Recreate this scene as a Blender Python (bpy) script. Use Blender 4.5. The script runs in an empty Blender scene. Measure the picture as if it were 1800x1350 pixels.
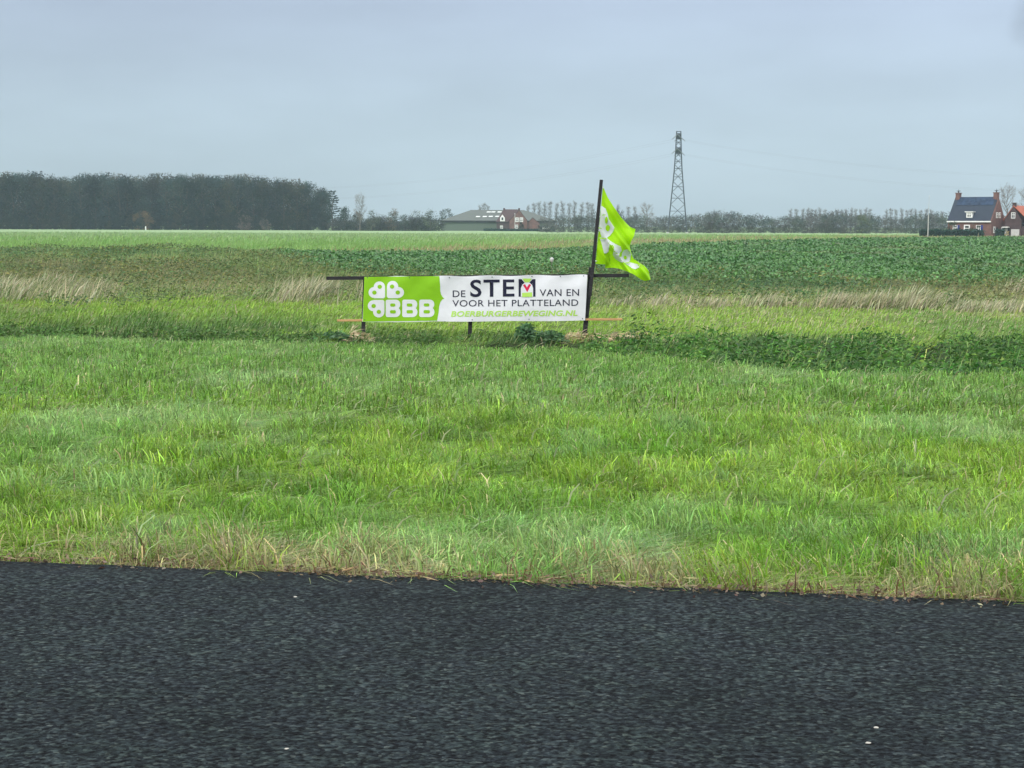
import bpy, bmesh, math, random
import numpy as np
from mathutils import Vector, Matrix, Euler
from mathutils.geometry import tessellate_polygon

# ------------------------------------------------------------------ camera, world, sun, exposure
S = bpy.context.scene
COL = S.collection
R = math.radians
FPX, CX, CY = 2704.0, 900.0, 675.0            # focal length and centre in photograph pixels
PITCH, ROLL, CAMH = math.atan((675 - 397) / FPX), R(0.2), 1.4
cam_data = bpy.data.cameras.new('camera')
cam = bpy.data.objects.new('camera', cam_data); COL.objects.link(cam)
cam_data.sensor_width = 36.0
cam_data.lens = 36.0 * FPX / 1800.0
cam_data.clip_start, cam_data.clip_end = 0.1, 8000
cam.rotation_mode = 'QUATERNION'
CAMROT = Euler((math.pi / 2 - PITCH, 0, 0)).to_matrix() @ Matrix.Rotation(ROLL, 3, 'Z')
cam.rotation_quaternion = CAMROT.to_quaternion()
cam.location = (0, 0, CAMH)
S.camera = cam

SUN_EL, SUN_AZ = R(38), R(215)                # azimuth clockwise from +Y: behind the camera, to the left
W = bpy.data.worlds.new('World'); S.world = W; W.use_nodes = True
nt = W.node_tree; nt.nodes.clear()
def nn(t, kind, **kw):
    n = t.nodes.new(kind)
    for k, v in kw.items(): setattr(n, k, v)
    return n
out = nn(nt, 'ShaderNodeOutputWorld'); bg = nn(nt, 'ShaderNodeBackground')
sky = nn(nt, 'ShaderNodeTexSky', sky_type='NISHITA', sun_disc=False)
sky.sun_elevation, sky.sun_rotation = SUN_EL, SUN_AZ
sky.dust_density = 3.0
tc = nn(nt, 'ShaderNodeTexCoord')
sep = nn(nt, 'ShaderNodeSeparateXYZ'); nt.links.new(tc.outputs['Generated'], sep.inputs[0])
ramp = nn(nt, 'ShaderNodeValToRGB')            # cloud deck: radiance by sine of elevation (an overcast sky brightens to the zenith)
ramp.color_ramp.elements[0].position = 0.0;  ramp.color_ramp.elements[0].color = (.465, .585, .645, 1)
ramp.color_ramp.elements[1].position = 1.0;  ramp.color_ramp.elements[1].color = (2.1, 2.15, 2.2, 1)
for p, c in ((.03, (.475, .590, .665, 1)), (.075, (.482, .598, .700, 1)), (.14, (.468, .568, .712, 1)), (.35, (1.15, 1.24, 1.36, 1))):
    e = ramp.color_ramp.elements.new(p); e.color = c
nt.links.new(sep.outputs[2], ramp.inputs[0])
mp = nn(nt, 'ShaderNodeMapping'); mp.inputs['Scale'].default_value = (3.0, 3.0, 11.0)
nt.links.new(tc.outputs['Generated'], mp.inputs['Vector'])
noi = nn(nt, 'ShaderNodeTexNoise'); noi.inputs['Scale'].default_value = 1.6; noi.inputs['Detail'].default_value = 6.0; noi.inputs['Roughness'].default_value = .5
nt.links.new(mp.outputs[0], noi.inputs['Vector'])
mr = nn(nt, 'ShaderNodeMapRange'); mr.inputs[1].default_value = .25; mr.inputs[2].default_value = .75; mr.inputs[3].default_value = .90; mr.inputs[4].default_value = 1.09
nt.links.new(noi.outputs[0], mr.inputs[0])
grad = nn(nt, 'ShaderNodeMapRange'); grad.inputs[1].default_value = -.35; grad.inputs[2].default_value = .35; grad.inputs[3].default_value = .94; grad.inputs[4].default_value = 1.07
nt.links.new(sep.outputs[0], grad.inputs[0])
m1 = nn(nt, 'ShaderNodeMath', operation='MULTIPLY'); nt.links.new(mr.outputs[0], m1.inputs[0]); nt.links.new(grad.outputs[0], m1.inputs[1])
# one darker scrap of cloud, low in the sky to the north-east
cdir = (CAMROT @ Vector(((1822 - CX) / FPX, (CY - 38) / FPX, -1))).normalized()
dotn = nn(nt, 'ShaderNodeVectorMath', operation='DOT_PRODUCT'); dotn.inputs[1].default_value = cdir
noi2 = nn(nt, 'ShaderNodeTexNoise'); noi2.inputs['Scale'].default_value = 26.0; noi2.inputs['Detail'].default_value = 5.0
nt.links.new(tc.outputs['Generated'], noi2.inputs['Vector']); nt.links.new(tc.outputs['Generated'], dotn.inputs[0])
nm = nn(nt, 'ShaderNodeMath', operation='MULTIPLY_ADD'); nm.inputs[1].default_value = .0007; nm.inputs[2].default_value = -.00035
nt.links.new(noi2.outputs[0], nm.inputs[0])
da = nn(nt, 'ShaderNodeMath', operation='ADD'); nt.links.new(dotn.outputs['Value'], da.inputs[0]); nt.links.new(nm.outputs[0], da.inputs[1])
cl = nn(nt, 'ShaderNodeMapRange', interpolation_type='SMOOTHSTEP'); cl.inputs[1].default_value = .99972; cl.inputs[2].default_value = 1.00005; cl.inputs[3].default_value = 1.0; cl.inputs[4].default_value = .80
nt.links.new(da.outputs[0], cl.inputs[0])
m2 = nn(nt, 'ShaderNodeMath', operation='MULTIPLY'); nt.links.new(m1.outputs[0], m2.inputs[0]); nt.links.new(cl.outputs[0], m2.inputs[1])
m3 = nn(nt, 'ShaderNodeMath', operation='MULTIPLY'); m3.inputs[1].default_value = 10.0; nt.links.new(m2.outputs[0], m3.inputs[0])
sc_ = nn(nt, 'ShaderNodeVectorMath', operation='SCALE'); nt.links.new(ramp.outputs[0], sc_.inputs[0]); nt.links.new(m3.outputs[0], sc_.inputs['Scale'])
mx = nn(nt, 'ShaderNodeMix', data_type='RGBA'); mx.inputs[0].default_value = .93
nt.links.new(sky.outputs[0], mx.inputs[6]); nt.links.new(sc_.outputs[0], mx.inputs[7])
nt.links.new(mx.outputs[2], bg.inputs[0]); bg.inputs[1].default_value = 0.1
nt.links.new(bg.outputs[0], out.inputs[0])

sun_d = bpy.data.lights.new('sun', 'SUN'); sun_d.energy = 2.0; sun_d.angle = R(14); sun_d.color = (1, .96, .90)
sun = bpy.data.objects.new('sun', sun_d); COL.objects.link(sun)
sdir = Vector((math.sin(SUN_AZ) * math.cos(SUN_EL), math.cos(SUN_AZ) * math.cos(SUN_EL), math.sin(SUN_EL)))
sun.rotation_mode = 'QUATERNION'; sun.rotation_quaternion = sdir.to_track_quat('Z', 'Y'); sun.location = (0, -20, 60)

S.view_settings.view_transform = 'Standard'; S.view_settings.look = 'None'
S.view_settings.exposure = 0.1; S.view_settings.gamma = 1.0
S.cycles.max_bounces = 6; S.cycles.diffuse_bounces = 3; S.cycles.transmission_bounces = 3; S.cycles.volume_bounces = 1
S.cycles.use_denoising = True

# ------------------------------------------------------------------ helpers
rng = np.random.default_rng(7)
random.seed(7)
def at(px, py, Y):
    """The point at distance Y ahead that is seen at a photograph pixel: surveying the photo into metres."""
    d = CAMROT @ Vector(((px - CX) / FPX, (CY - py) / FPX, -1.0))
    k = Y / d.y
    return Vector((d.x * k, Y, CAMH + d.z * k))
def XZ(px, py, Y):
    p = at(px, py, Y); return (p.x, p.z)
def tag(o, label=None, cat=None, group=None, kind=None):
    if label: o['label'] = label
    if cat: o['category'] = cat
    if group: o['group'] = group
    if kind: o['kind'] = kind
    return o
def empty(name, loc, rz=0.0, **kw):
    o = bpy.data.objects.new(name, None); COL.objects.link(o)
    o.location = loc; o.rotation_euler = (0, 0, rz); o.empty_display_size = .2
    return tag(o, **kw)
def link(name, me, parent=None, loc=None):
    o = bpy.data.objects.new(name, me); COL.objects.link(o)
    if parent: o.parent = parent
    if loc is not None: o.location = loc
    return o

def hash2(ix, iy, seed):
    h = (ix.astype(np.int64) * 374761393 + iy.astype(np.int64) * 668265263 + seed * 1442695041) & 0xffffffff
    h = ((h ^ (h >> 13)) * 1274126177) & 0xffffffff
    return ((h ^ (h >> 16)) & 0xffff) / 65535.0
def vnoise(x, y, seed=0):
    x = np.asarray(x, float); y = np.asarray(y, float)
    ix, iy = np.floor(x), np.floor(y); fx, fy = x - ix, y - iy
    fx = fx * fx * (3 - 2 * fx); fy = fy * fy * (3 - 2 * fy)
    a, b = hash2(ix, iy, seed), hash2(ix + 1, iy, seed)
    c, d = hash2(ix, iy + 1, seed), hash2(ix + 1, iy + 1, seed)
    return (a * (1 - fx) + b * fx) * (1 - fy) + (c * (1 - fx) + d * fx) * fy
def fbm(x, y, seed=0, o=3):
    s, a, t = 0, .5, 0
    for k in range(o):
        s = s + a * vnoise(np.asarray(x) * 2 ** k, np.asarray(y) * 2 ** k, seed + k * 17); t += a; a *= .5
    return s / t
def sstep(a, b, x):
    t = np.clip((np.asarray(x, float) - a) / (b - a), 0, 1); return t * t * (3 - 2 * t)
def lerp(a, b, t): return a + (b - a) * t

def npmesh(name, V, T, C=None, mat=None, smooth=False):
    me = bpy.data.meshes.new(name)
    V = np.ascontiguousarray(V, np.float32); T = np.ascontiguousarray(T, np.int32)
    me.vertices.add(len(V)); me.vertices.foreach_set('co', V.ravel())
    me.loops.add(T.size); me.loops.foreach_set('vertex_index', T.ravel())
    me.polygons.add(len(T)); me.polygons.foreach_set('loop_start', np.arange(0, T.size, T.shape[1], dtype=np.int32))
    if smooth: me.polygons.foreach_set('use_smooth', np.ones(len(T), dtype=bool))
    if C is not None:
        at_ = me.attributes.new('Col', 'FLOAT_COLOR', 'POINT')
        c4 = np.ones((len(V), 4), np.float32); c4[:, :3] = C
        at_.data.foreach_set('color', c4.ravel())
    me.update(calc_edges=True)
    if mat: me.materials.append(mat)
    return me

# ---- materials (all procedural)
def mat_new(name):
    m = bpy.data.materials.new(name); m.use_nodes = True
    t = m.node_tree; t.nodes.clear()
    o = nn(t, 'ShaderNodeOutputMaterial'); p = nn(t, 'ShaderNodeBsdfPrincipled')
    t.links.new(p.outputs[0], o.inputs[0])
    return m, t, p, o
def mat(name, col, rough=.7, var=.15, scale=3.0, bump=0.0, spec=.3, metal=0.0, stretch=(1, 1, 1), var2=None):
    m, t, p, o = mat_new(name)
    p.inputs['Roughness'].default_value = rough; p.inputs['Specular IOR Level'].default_value = spec; p.inputs['Metallic'].default_value = metal
    c = nn(t, 'ShaderNodeTexCoord'); mpg = nn(t, 'ShaderNodeMapping'); mpg.inputs['Scale'].default_value = stretch
    n = nn(t, 'ShaderNodeTexNoise'); n.inputs['Scale'].default_value = scale; n.inputs['Detail'].default_value = 5
    t.links.new(c.outputs['Object'], mpg.inputs[0]); t.links.new(mpg.outputs[0], n.inputs['Vector'])
    r = nn(t, 'ShaderNodeValToRGB')
    a = [max(0, x * (1 - 2 * var)) for x in col]; b = [min(1, x * (1 + 2 * var)) for x in (var2 or col)]
    r.color_ramp.elements[0].position = .25; r.color_ramp.elements[1].position = .75
    r.color_ramp.elements[0].color = (*a, 1); r.color_ramp.elements[1].color = (*b, 1)
    t.links.new(n.outputs[0], r.inputs[0]); t.links.new(r.outputs[0], p.inputs['Base Color'])
    if bump:
        bn = nn(t, 'ShaderNodeBump'); bn.inputs['Strength'].default_value = bump; bn.inputs['Distance'].default_value = .02
        t.links.new(n.outputs[0], bn.inputs['Height']); t.links.new(bn.outputs[0], p.inputs['Normal'])
    return m
def mat_veg(name, trans=.3, rough=.55, spec=.25, nscale=2.0, nvar=.12):
    """leaf and blade material: the plant's own colour from the mesh, mottled, partly translucent"""
    m, t, p, o = mat_new(name)
    a = nn(t, 'ShaderNodeAttribute', attribute_name='Col')
    c = nn(t, 'ShaderNodeTexCoord'); n = nn(t, 'ShaderNodeTexNoise'); n.inputs['Scale'].default_value = nscale; n.inputs['Detail'].default_value = 3
    t.links.new(c.outputs['Object'], n.inputs['Vector'])
    r = nn(t, 'ShaderNodeMapRange'); r.inputs[1].default_value = .25; r.inputs[2].default_value = .75
    r.inputs[3].default_value = 1 - nvar; r.inputs[4].default_value = 1 + nvar
    t.links.new(n.outputs[0], r.inputs[0])
    s = nn(t, 'ShaderNodeVectorMath', operation='SCALE'); t.links.new(a.outputs['Color'], s.inputs[0]); t.links.new(r.outputs[0], s.inputs['Scale'])
    t.links.new(s.outputs[0], p.inputs['Base Color'])
    p.inputs['Roughness'].default_value = rough; p.inputs['Specular IOR Level'].default_value = spec
    if trans > 0:
        tr = nn(t, 'ShaderNodeBsdfTranslucent'); t.links.new(s.outputs[0], tr.inputs[0])
        ms = nn(t, 'ShaderNodeMixShader'); ms.inputs[0].default_value = trans
        t.links.new(p.outputs[0], ms.inputs[1]); t.links.new(tr.outputs[0], ms.inputs[2]); t.links.new(ms.outputs[0], o.inputs[0])
    return m
def mat_brick(name, c1, c2, mortar, scale=4.0):
    m, t, p, o = mat_new(name)
    c = nn(t, 'ShaderNodeTexCoord')
    sp = nn(t, 'ShaderNodeSeparateXYZ'); t.links.new(c.outputs['Object'], sp.inputs[0])
    ad = nn(t, 'ShaderNodeMath', operation='ADD'); t.links.new(sp.outputs[0], ad.inputs[0]); t.links.new(sp.outputs[1], ad.inputs[1])
    cb = nn(t, 'ShaderNodeCombineXYZ'); t.links.new(ad.outputs[0], cb.inputs[0]); t.links.new(sp.outputs[2], cb.inputs[1])
    b = nn(t, 'ShaderNodeTexBrick'); t.links.new(cb.outputs[0], b.inputs['Vector']); b.inputs['Scale'].default_value = scale
    b.inputs['Color1'].default_value = (*c1, 1); b.inputs['Color2'].default_value = (*c2, 1); b.inputs['Mortar'].default_value = (*mortar, 1)
    n = nn(t, 'ShaderNodeTexNoise'); n.inputs['Scale'].default_value = .8; n.inputs['Detail'].default_value = 4
    t.links.new(c.outputs['Object'], n.inputs['Vector'])
    r = nn(t, 'ShaderNodeMapRange'); r.inputs[1].default_value = .3; r.inputs[2].default_value = .7; r.inputs[3].default_value = .75; r.inputs[4].default_value = 1.2
    t.links.new(n.outputs[0], r.inputs[0])
    s = nn(t, 'ShaderNodeVectorMath', operation='SCALE'); t.links.new(b.outputs[0], s.inputs[0]); t.links.new(r.outputs[0], s.inputs['Scale'])
    t.links.new(s.outputs[0], p.inputs['Base Color']); p.inputs['Roughness'].default_value = .85
    return m
def mat_tiles(name, col, scale=3.2, rough=.45, contrast=.25, horiz=True):
    m, t, p, o = mat_new(name)
    c = nn(t, 'ShaderNodeTexCoord')
    w = nn(t, 'ShaderNodeTexWave', bands_direction='Z' if horiz else 'X'); w.inputs['Scale'].default_value = scale; w.inputs['Distortion'].default_value = .3
    t.links.new(c.outputs['Object'], w.inputs['Vector'])
    n = nn(t, 'ShaderNodeTexNoise'); n.inputs['Scale'].default_value = 1.1; n.inputs['Detail'].default_value = 6
    t.links.new(c.outputs['Object'], n.inputs['Vector'])
    ad = nn(t, 'ShaderNodeMath', operation='ADD'); t.links.new(w.outputs['Fac'], ad.inputs[0]); t.links.new(n.outputs[0], ad.inputs[1])
    r = nn(t, 'ShaderNodeMapRange'); r.inputs[1].default_value = .3; r.inputs[2].default_value = 1.7; r.inputs[3].default_value = 1 - contrast; r.inputs[4].default_value = 1 + contrast
    t.links.new(ad.outputs[0], r.inputs[0])
    s = nn(t, 'ShaderNodeVectorMath', operation='SCALE'); s.inputs[0].default_value = col; t.links.new(r.outputs[0], s.inputs['Scale'])
    t.links.new(s.outputs[0], p.inputs['Base Color']); p.inputs['Roughness'].default_value = rough
    return m

M = {}
M['grass'] = mat_veg('grass_blades', .35, .5, .35)
M['leaf'] = mat_veg('leaves', .25, .55, .25)
M['crop'] = mat_veg('crop_leaf', .2, .42, .4)
M['straw'] = mat_veg('dry_stalks', .25, .7, .15)
M['far_leaf'] = mat_veg('tree_leaves', .2, .7, .1, nscale=.25, nvar=.2)
M['bark'] = mat('bark', (.085, .072, .055), .9, .25, 2.0, .3)
M['grey_bark'] = mat('grey_bark', (.15, .135, .115), .9, .2, 2.0, .3)
M['dark_wood'] = mat('tarred_wood', (.022, .02, .022), .75, .3, 5.0, .3, stretch=(1, 1, 6))
M['pale_wood'] = mat('pale_pine', (.46, .27, .12), .75, .2, 4.0, .2, stretch=(1, 8, 8))
M['steel'] = mat('galvanised_steel', (.075, .09, .105), .6, .12, .6, metal=.25)
M['cable'] = mat('cable', (.14, .16, .17), .5, .1, 1)
M['insul'] = mat('insulator', (.20, .22, .24), .3, .1, 3)
M['white'] = mat('white_paint', (.78, .78, .76), .5, .05, 2)
M['pole_white'] = mat('weathered_white_paint', (.46, .46, .44), .6, .08, 2)
M['glass'] = mat('window_glass', (.03, .035, .04), .08, .2, .7, spec=.6)
M['blue'] = mat('blue_shutter_paint', (.02, .035, .22), .45, .1, 3)
M['brick_red'] = mat_brick('red_brick', (.19, .085, .065), (.13, .055, .045), (.15, .12, .11), 3.0)
M['brick_dark'] = mat_brick('dark_brick', (.07, .036, .034), (.05, .027, .028), (.075, .06, .06), 3.0)
M['slate'] = mat_tiles('slate_tiles', (.014, .024, .042), 4.0, .75, .2)
M['solar'] = mat('solar_glass', (.016, .036, .075), .45, .2, .6, spec=.25)
M['orange_tile'] = mat_tiles('orange_tiles', (.36, .085, .035), 4.0, .7, .2)
M['maroon_tile'] = mat_tiles('maroon_tiles', (.055, .022, .022), 4.0, .7, .2)
M['shed_wall'] = mat_tiles('shed_cladding', (.085, .115, .082), 2.0, .7, .12, False)
M['shed_roof'] = mat_tiles('fibre_cement_roof', (.075, .086, .072), 1.6, .75, .12, False)
M['skylight'] = mat('skylight_sheet', (.62, .64, .60), .4, .05, 1)
M['door_grey'] = mat('pale_grey_panel', (.5, .49, .48), .5, .06, 2)
M['dark'] = mat('dark_opening', (.02, .02, .022), .8, .2, 1)
M['tyre'] = mat('rubber', (.02, .02, .02), .8, .1, 4)

# ---- banner print and cloth
LIME = (.26, .56, .012); WHITE = (.80, .80, .83); INK = (.012, .012, .035)
def mat_cloth(name, col, trans=.15, rough=.6):
    m, t, p, o = mat_new(name)
    c = nn(t, 'ShaderNodeTexCoord'); n = nn(t, 'ShaderNodeTexNoise'); n.inputs['Scale'].default_value = 7; n.inputs['Detail'].default_value = 6
    t.links.new(c.outputs['Object'], n.inputs['Vector'])
    r = nn(t, 'ShaderNodeMapRange'); r.inputs[3].default_value = .93; r.inputs[4].default_value = 1.05; t.links.new(n.outputs[0], r.inputs[0])
    s = nn(t, 'ShaderNodeVectorMath', operation='SCALE'); s.inputs[0].default_value = col; t.links.new(r.outputs[0], s.inputs['Scale'])
    t.links.new(s.outputs[0], p.inputs['Base Color']); p.inputs['Roughness'].default_value = rough; p.inputs['Specular IOR Level'].default_value = .25
    b = nn(t, 'ShaderNodeBump'); b.inputs['Strength'].default_value = .12; b.inputs['Distance'].default_value = .02
    t.links.new(n.outputs[0], b.inputs['Height']); t.links.new(b.outputs[0], p.inputs['Normal'])
    if trans:
        tr = nn(t, 'ShaderNodeBsdfTranslucent'); t.links.new(s.outputs[0], tr.inputs[0])
        ms = nn(t, 'ShaderNodeMixShader'); ms.inputs[0].default_value = trans
        t.links.new(p.outputs[0], ms.inputs[1]); t.links.new(tr.outputs[0], ms.inputs[2]); t.links.new(ms.outputs[0], o.inputs[0])
    return m
M['c_lime'] = mat_cloth('lime_print', LIME); M['c_white'] = mat_cloth('white_cloth', WHITE); M['c_ink'] = mat_cloth('dark_print', INK, 0)
M['c_red'] = mat_cloth('red_print', (.62, .012, .06), 0); M['c_pale'] = mat_cloth('pale_lime_print', (.42, .68, .11), 0)
M['f_lime'] = mat_cloth('lime_flag_cloth', (.40, .76, .004), .28); M['f_white'] = mat_cloth('white_flag_print', (.80, .80, .86), .3)

class MB:
    """collects boxes, prisms, tubes and polygons; build() links them as one mesh object"""
    def __init__(s): s.v, s.f, s.m = [], [], []
    def add(s, vs, fs, m=0):
        b = len(s.v); s.v += [tuple(v) for v in vs]
        for f in fs: s.f.append(tuple(i + b for i in f)); s.m.append(m)
        return s
    def box(s, x0, x1, y0, y1, z0, z1, m=0):
        return s.add([(x0, y0, z0), (x1, y0, z0), (x1, y1, z0), (x0, y1, z0), (x0, y0, z1), (x1, y0, z1), (x1, y1, z1), (x0, y1, z1)],
                     [(0, 3, 2, 1), (4, 5, 6, 7), (0, 1, 5, 4), (1, 2, 6, 5), (2, 3, 7, 6), (3, 0, 4, 7)], m)
    def extrude(s, pts, d, m=0):
        """closed solid: polygon pts (3D) pushed along vector d"""
        n = len(pts); d = Vector(d); a = [Vector(p) for p in pts]
        return s.add(a + [p + d for p in a], [tuple(range(n))[::-1], tuple(range(n, 2 * n))] + [(i, (i + 1) % n, n + (i + 1) % n, n + i) for i in range(n)], m)
    def tube(s, p, q, r0, r1, n=6, m=0, cap=True):
        p, q = Vector(p), Vector(q); d = (q - p)
        if d.length < 1e-6: return s
        d.normalize(); a = d.orthogonal().normalized(); b = d.cross(a)
        vs = [c + (a * math.cos(2 * math.pi * i / n) + b * math.sin(2 * math.pi * i / n)) * r for c, r in ((p, r0), (q, r1)) for i in range(n)]
        fs = [(i, (i + 1) % n, n + (i + 1) % n, n + i) for i in range(n)]
        if cap: fs += [tuple(range(n))[::-1], tuple(range(n, 2 * n))]
        return s.add(vs, fs, m)
    def beam(s, p, q, w, h, m=0, up=(0, 0, 1)):
        """rectangular timber from p to q"""
        p, q = Vector(p), Vector(q); d = (q - p).normalized(); u = Vector(up)
        a = d.cross(u).normalized() * w / 2; b = a.cross(d).normalized() * h / 2
        vs = [c + sa * a + sb * b for c in (p, q) for sa, sb in ((-1, -1), (1, -1), (1, 1), (-1, 1))]
        return s.add(vs, [(3, 2, 1, 0), (4, 5, 6, 7), (0, 1, 5, 4), (1, 2, 6, 5), (2, 3, 7, 6), (3, 0, 4, 7)], m)
    def mesh(s, name, mats):
        me = bpy.data.meshes.new(name); me.from_pydata(s.v, [], s.f)
        for m in (mats if isinstance(mats, (list, tuple)) else [mats]): me.materials.append(m)
        me.polygons.foreach_set('material_index', s.m)
        bm = bmesh.new(); bm.from_mesh(me); bmesh.ops.recalc_face_normals(bm, faces=bm.faces); bm.to_mesh(me); bm.free()
        me.update(); return me
    def build(s, name, mats, parent=None, loc=None, bevel=0.0):
        o = link(name, s.mesh(name, mats), parent, loc)
        if bevel:
            b = o.modifiers.new('bevel', 'BEVEL'); b.width = bevel; b.segments = 2; b.limit_method = 'ANGLE'
        return o

# ------------------------------------------------------------------ terrain
def on_road(px, py):
    d = CAMROT @ Vector(((px - CX) / FPX, (CY - py) / FPX, -1)); return d * (-CAMH / d.z)
_a, _b = on_road(0, 983), on_road(1800, 1058)
RN = Vector((-(_b.y - _a.y), _b.x - _a.x)).normalized(); RP = ((_a.x + _b.x) / 2, (_a.y + _b.y) / 2)     # road edge: point and direction away from the road
def road_s(x, y): return (x - RP[0]) * RN.x + (y - RP[1]) * RN.y
# near edge of the ditch, as a line surveyed on the ground
_edge = [(-300, 34), (0, 33), (640, 31), (1000, 29), (1150, 27.0), (1290, 23.4), (1500, 21.8), (1800, 22.3), (2200, 23)]
EX = np.array([(a - CX) / FPX * d for a, d in _edge]); EY = np.array([d for a, d in _edge])
EXs = np.linspace(-40, 40, 321); EYs = np.interp(EXs, EX, EY); EYs = np.convolve(np.pad(EYs, 4, 'edge'), np.ones(9) / 9, 'valid')
def ditch_near(x): return np.interp(x, EXs, EYs)
def ditch_far(x): return np.maximum(ditch_near(x) + 2.2, 33.0 + .25 * np.sin(np.asarray(x) * .7))
FIELD = -0.92
def H(x, y):
    x = np.asarray(x, float); y = np.asarray(y, float)
    s = road_s(x, y)
    near, far = ditch_near(x), ditch_far(x)
    verge = -0.035 - 0.0415 * np.maximum(s, 0) + .05 * (fbm(x * .9, y * .9, 3) - .5) * sstep(0.2, 1.5, s)
    bank = lerp(-1.12, FIELD, sstep(0, 22, y - far)) + .12 * (fbm(x * .5, y * .5, 5) - .5) * sstep(120, 40, y)
    t = np.clip((y - near) / (far - near), 0, 1)
    z = lerp(verge, bank, sstep(0, 1, t)) - np.minimum((far - near) * .13, .65) * np.sin(np.pi * np.clip(t * 1.02, 0, 1)) ** .8 * (t > 0) * (t < 1)
    z = np.where(s < 0, -0.035, z)
    return z
def pix(x, y, z):
    """photograph pixel of world points, for reading zones off the survey"""
    v = np.stack([x, y, z - CAMH], -1) @ np.array(CAMROT)
    return CX - v[..., 0] / v[..., 2] * FPX, CY + v[..., 1] / v[..., 2] * FPX
# field boundaries (world polylines): far edge of the dark crop, a straight farm track boundary
def crop_far(x): return np.interp(x, [-60, -43, -11, 0, 11, 30, 55, 100, 140], [135, 129, 113, 119, 150, 200, 250, 310, 350])
def crop_near(x): return np.interp(x, [-40, -24, -17, -11, -6, 3, 8, 14, 20, 60], [150, 128, 112, 84, 66, 63, 61, 59, 58, 57])
def ground_col(x, y):
    s = road_s(x, y); n = fbm(x * .35, y * .35, 11); n2 = fbm(x * 1.7, y * 1.7, 12)
    g = lambda *c: np.array(c)
    col = lerp(g(.075, .11, .03), g(.13, .17, .05), n2[..., None])                       # under the grass
    soil = g(.14, .09, .055)
    col = lerp(soil, col, sstep(.05, .5, s + (n2 - .5) * .5)[..., None])
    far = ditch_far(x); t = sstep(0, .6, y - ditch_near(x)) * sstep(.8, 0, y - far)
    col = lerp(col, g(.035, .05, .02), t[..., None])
    rough = lerp(g(.14, .15, .06), g(.20, .18, .09), n[..., None])
    col = lerp(col, rough, sstep(42, 52, y)[..., None])
    crop = g(.03, .055, .022)
    incrop = sstep(-2, 2, y - crop_near(x)) * sstep(2, -2, y - crop_far(x))
    col = lerp(col, crop, incrop[..., None])
    strip = lerp(g(.25, .23, .10), g(.17, .20, .07), fbm(x * .2, y * .05, 14)[..., None])
    green = lerp(g(.14, .22, .075), g(.20, .28, .11), fbm(x * .06, y * .012, 15)[..., None])
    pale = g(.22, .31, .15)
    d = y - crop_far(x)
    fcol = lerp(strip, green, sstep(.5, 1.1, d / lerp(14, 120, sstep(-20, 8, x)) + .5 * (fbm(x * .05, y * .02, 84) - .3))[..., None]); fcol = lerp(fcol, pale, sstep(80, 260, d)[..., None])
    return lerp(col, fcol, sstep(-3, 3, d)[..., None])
ys = np.concatenate([np.arange(-60, 4, 4.0), np.arange(4, 12, .12), np.arange(12, 40, .22), np.geomspace(40, 5200, 260)])
ts = np.linspace(-1, 1, 260)
TT, YY = np.meshgrid(ts, ys)
XX = TT * (14 + .95 * np.maximum(YY, 0) + 400 * sstep(0, -30, YY))
ZZ = H(XX, YY)
ny, nx = XX.shape
idx = np.arange(ny * nx).reshape(ny, nx)
T = np.stack([idx[:-1, :-1], idx[:-1, 1:], idx[1:, 1:], idx[1:, :-1]], -1).reshape(-1, 4)
gm, gt, gp, go_ = mat_new('earth_and_sward')
a_ = nn(gt, 'ShaderNodeAttribute', attribute_name='Col'); c_ = nn(gt, 'ShaderNodeTexCoord')
n_ = nn(gt, 'ShaderNodeTexNoise'); n_.inputs['Scale'].default_value = 1.2; n_.inputs['Detail'].default_value = 8; n_.inputs['Roughness'].default_value = .65
gt.links.new(c_.outputs['Object'], n_.inputs['Vector'])
r_ = nn(gt, 'ShaderNodeMapRange'); r_.inputs[1].default_value = .3; r_.inputs[2].default_value = .7; r_.inputs[3].default_value = .72; r_.inputs[4].default_value = 1.28
gt.links.new(n_.outputs[0], r_.inputs[0])
s_ = nn(gt, 'ShaderNodeVectorMath', operation='SCALE'); gt.links.new(a_.outputs['Color'], s_.inputs[0]); gt.links.new(r_.outputs[0], s_.inputs['Scale'])
gt.links.new(s_.outputs[0], gp.inputs['Base Color']); gp.inputs['Roughness'].default_value = .95; gp.inputs['Specular IOR Level'].default_value = .1
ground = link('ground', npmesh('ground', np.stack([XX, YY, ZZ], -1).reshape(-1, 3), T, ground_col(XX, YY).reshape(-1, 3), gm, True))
tag(ground, kind='structure')

# ------------------------------------------------------------------ road: coarse dark asphalt
rm, rt, rp, ro = mat_new('coarse_asphalt')
c_ = nn(rt, 'ShaderNodeTexCoord')
v_ = nn(rt, 'ShaderNodeTexVoronoi', feature='F1'); v_.inputs['Scale'].default_value = 84; v_.inputs['Randomness'].default_value = 1.0
v2 = nn(rt, 'ShaderNodeTexNoise'); v2.inputs['Scale'].default_value = 48; v2.inputs['Detail'].default_value = 4; v2.inputs['Roughness'].default_value = .6
big = nn(rt, 'ShaderNodeTexNoise'); big.inputs['Scale'].default_value = 1.3; big.inputs['Detail'].default_value = 5
tint = nn(rt, 'ShaderNodeTexNoise'); tint.inputs['Scale'].default_value = 6; tint.inputs['Detail'].default_value = 4
rmp = nn(rt, 'ShaderNodeMapping'); rmp.inputs['Rotation'].default_value = (0, 0, R(9.5)); rmp.inputs['Scale'].default_value = (.85, 1, 1); rt.links.new(c_.outputs['Object'], rmp.inputs[0])
for n in (v_, v2, big, tint): rt.links.new(rmp.outputs[0], n.inputs['Vector'])
cr = nn(rt, 'ShaderNodeValToRGB')              # stones of different greys, one per cell
cr.color_ramp.elements[0].position = .0; cr.color_ramp.elements[0].color = (.008, .009, .012, 1)
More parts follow.
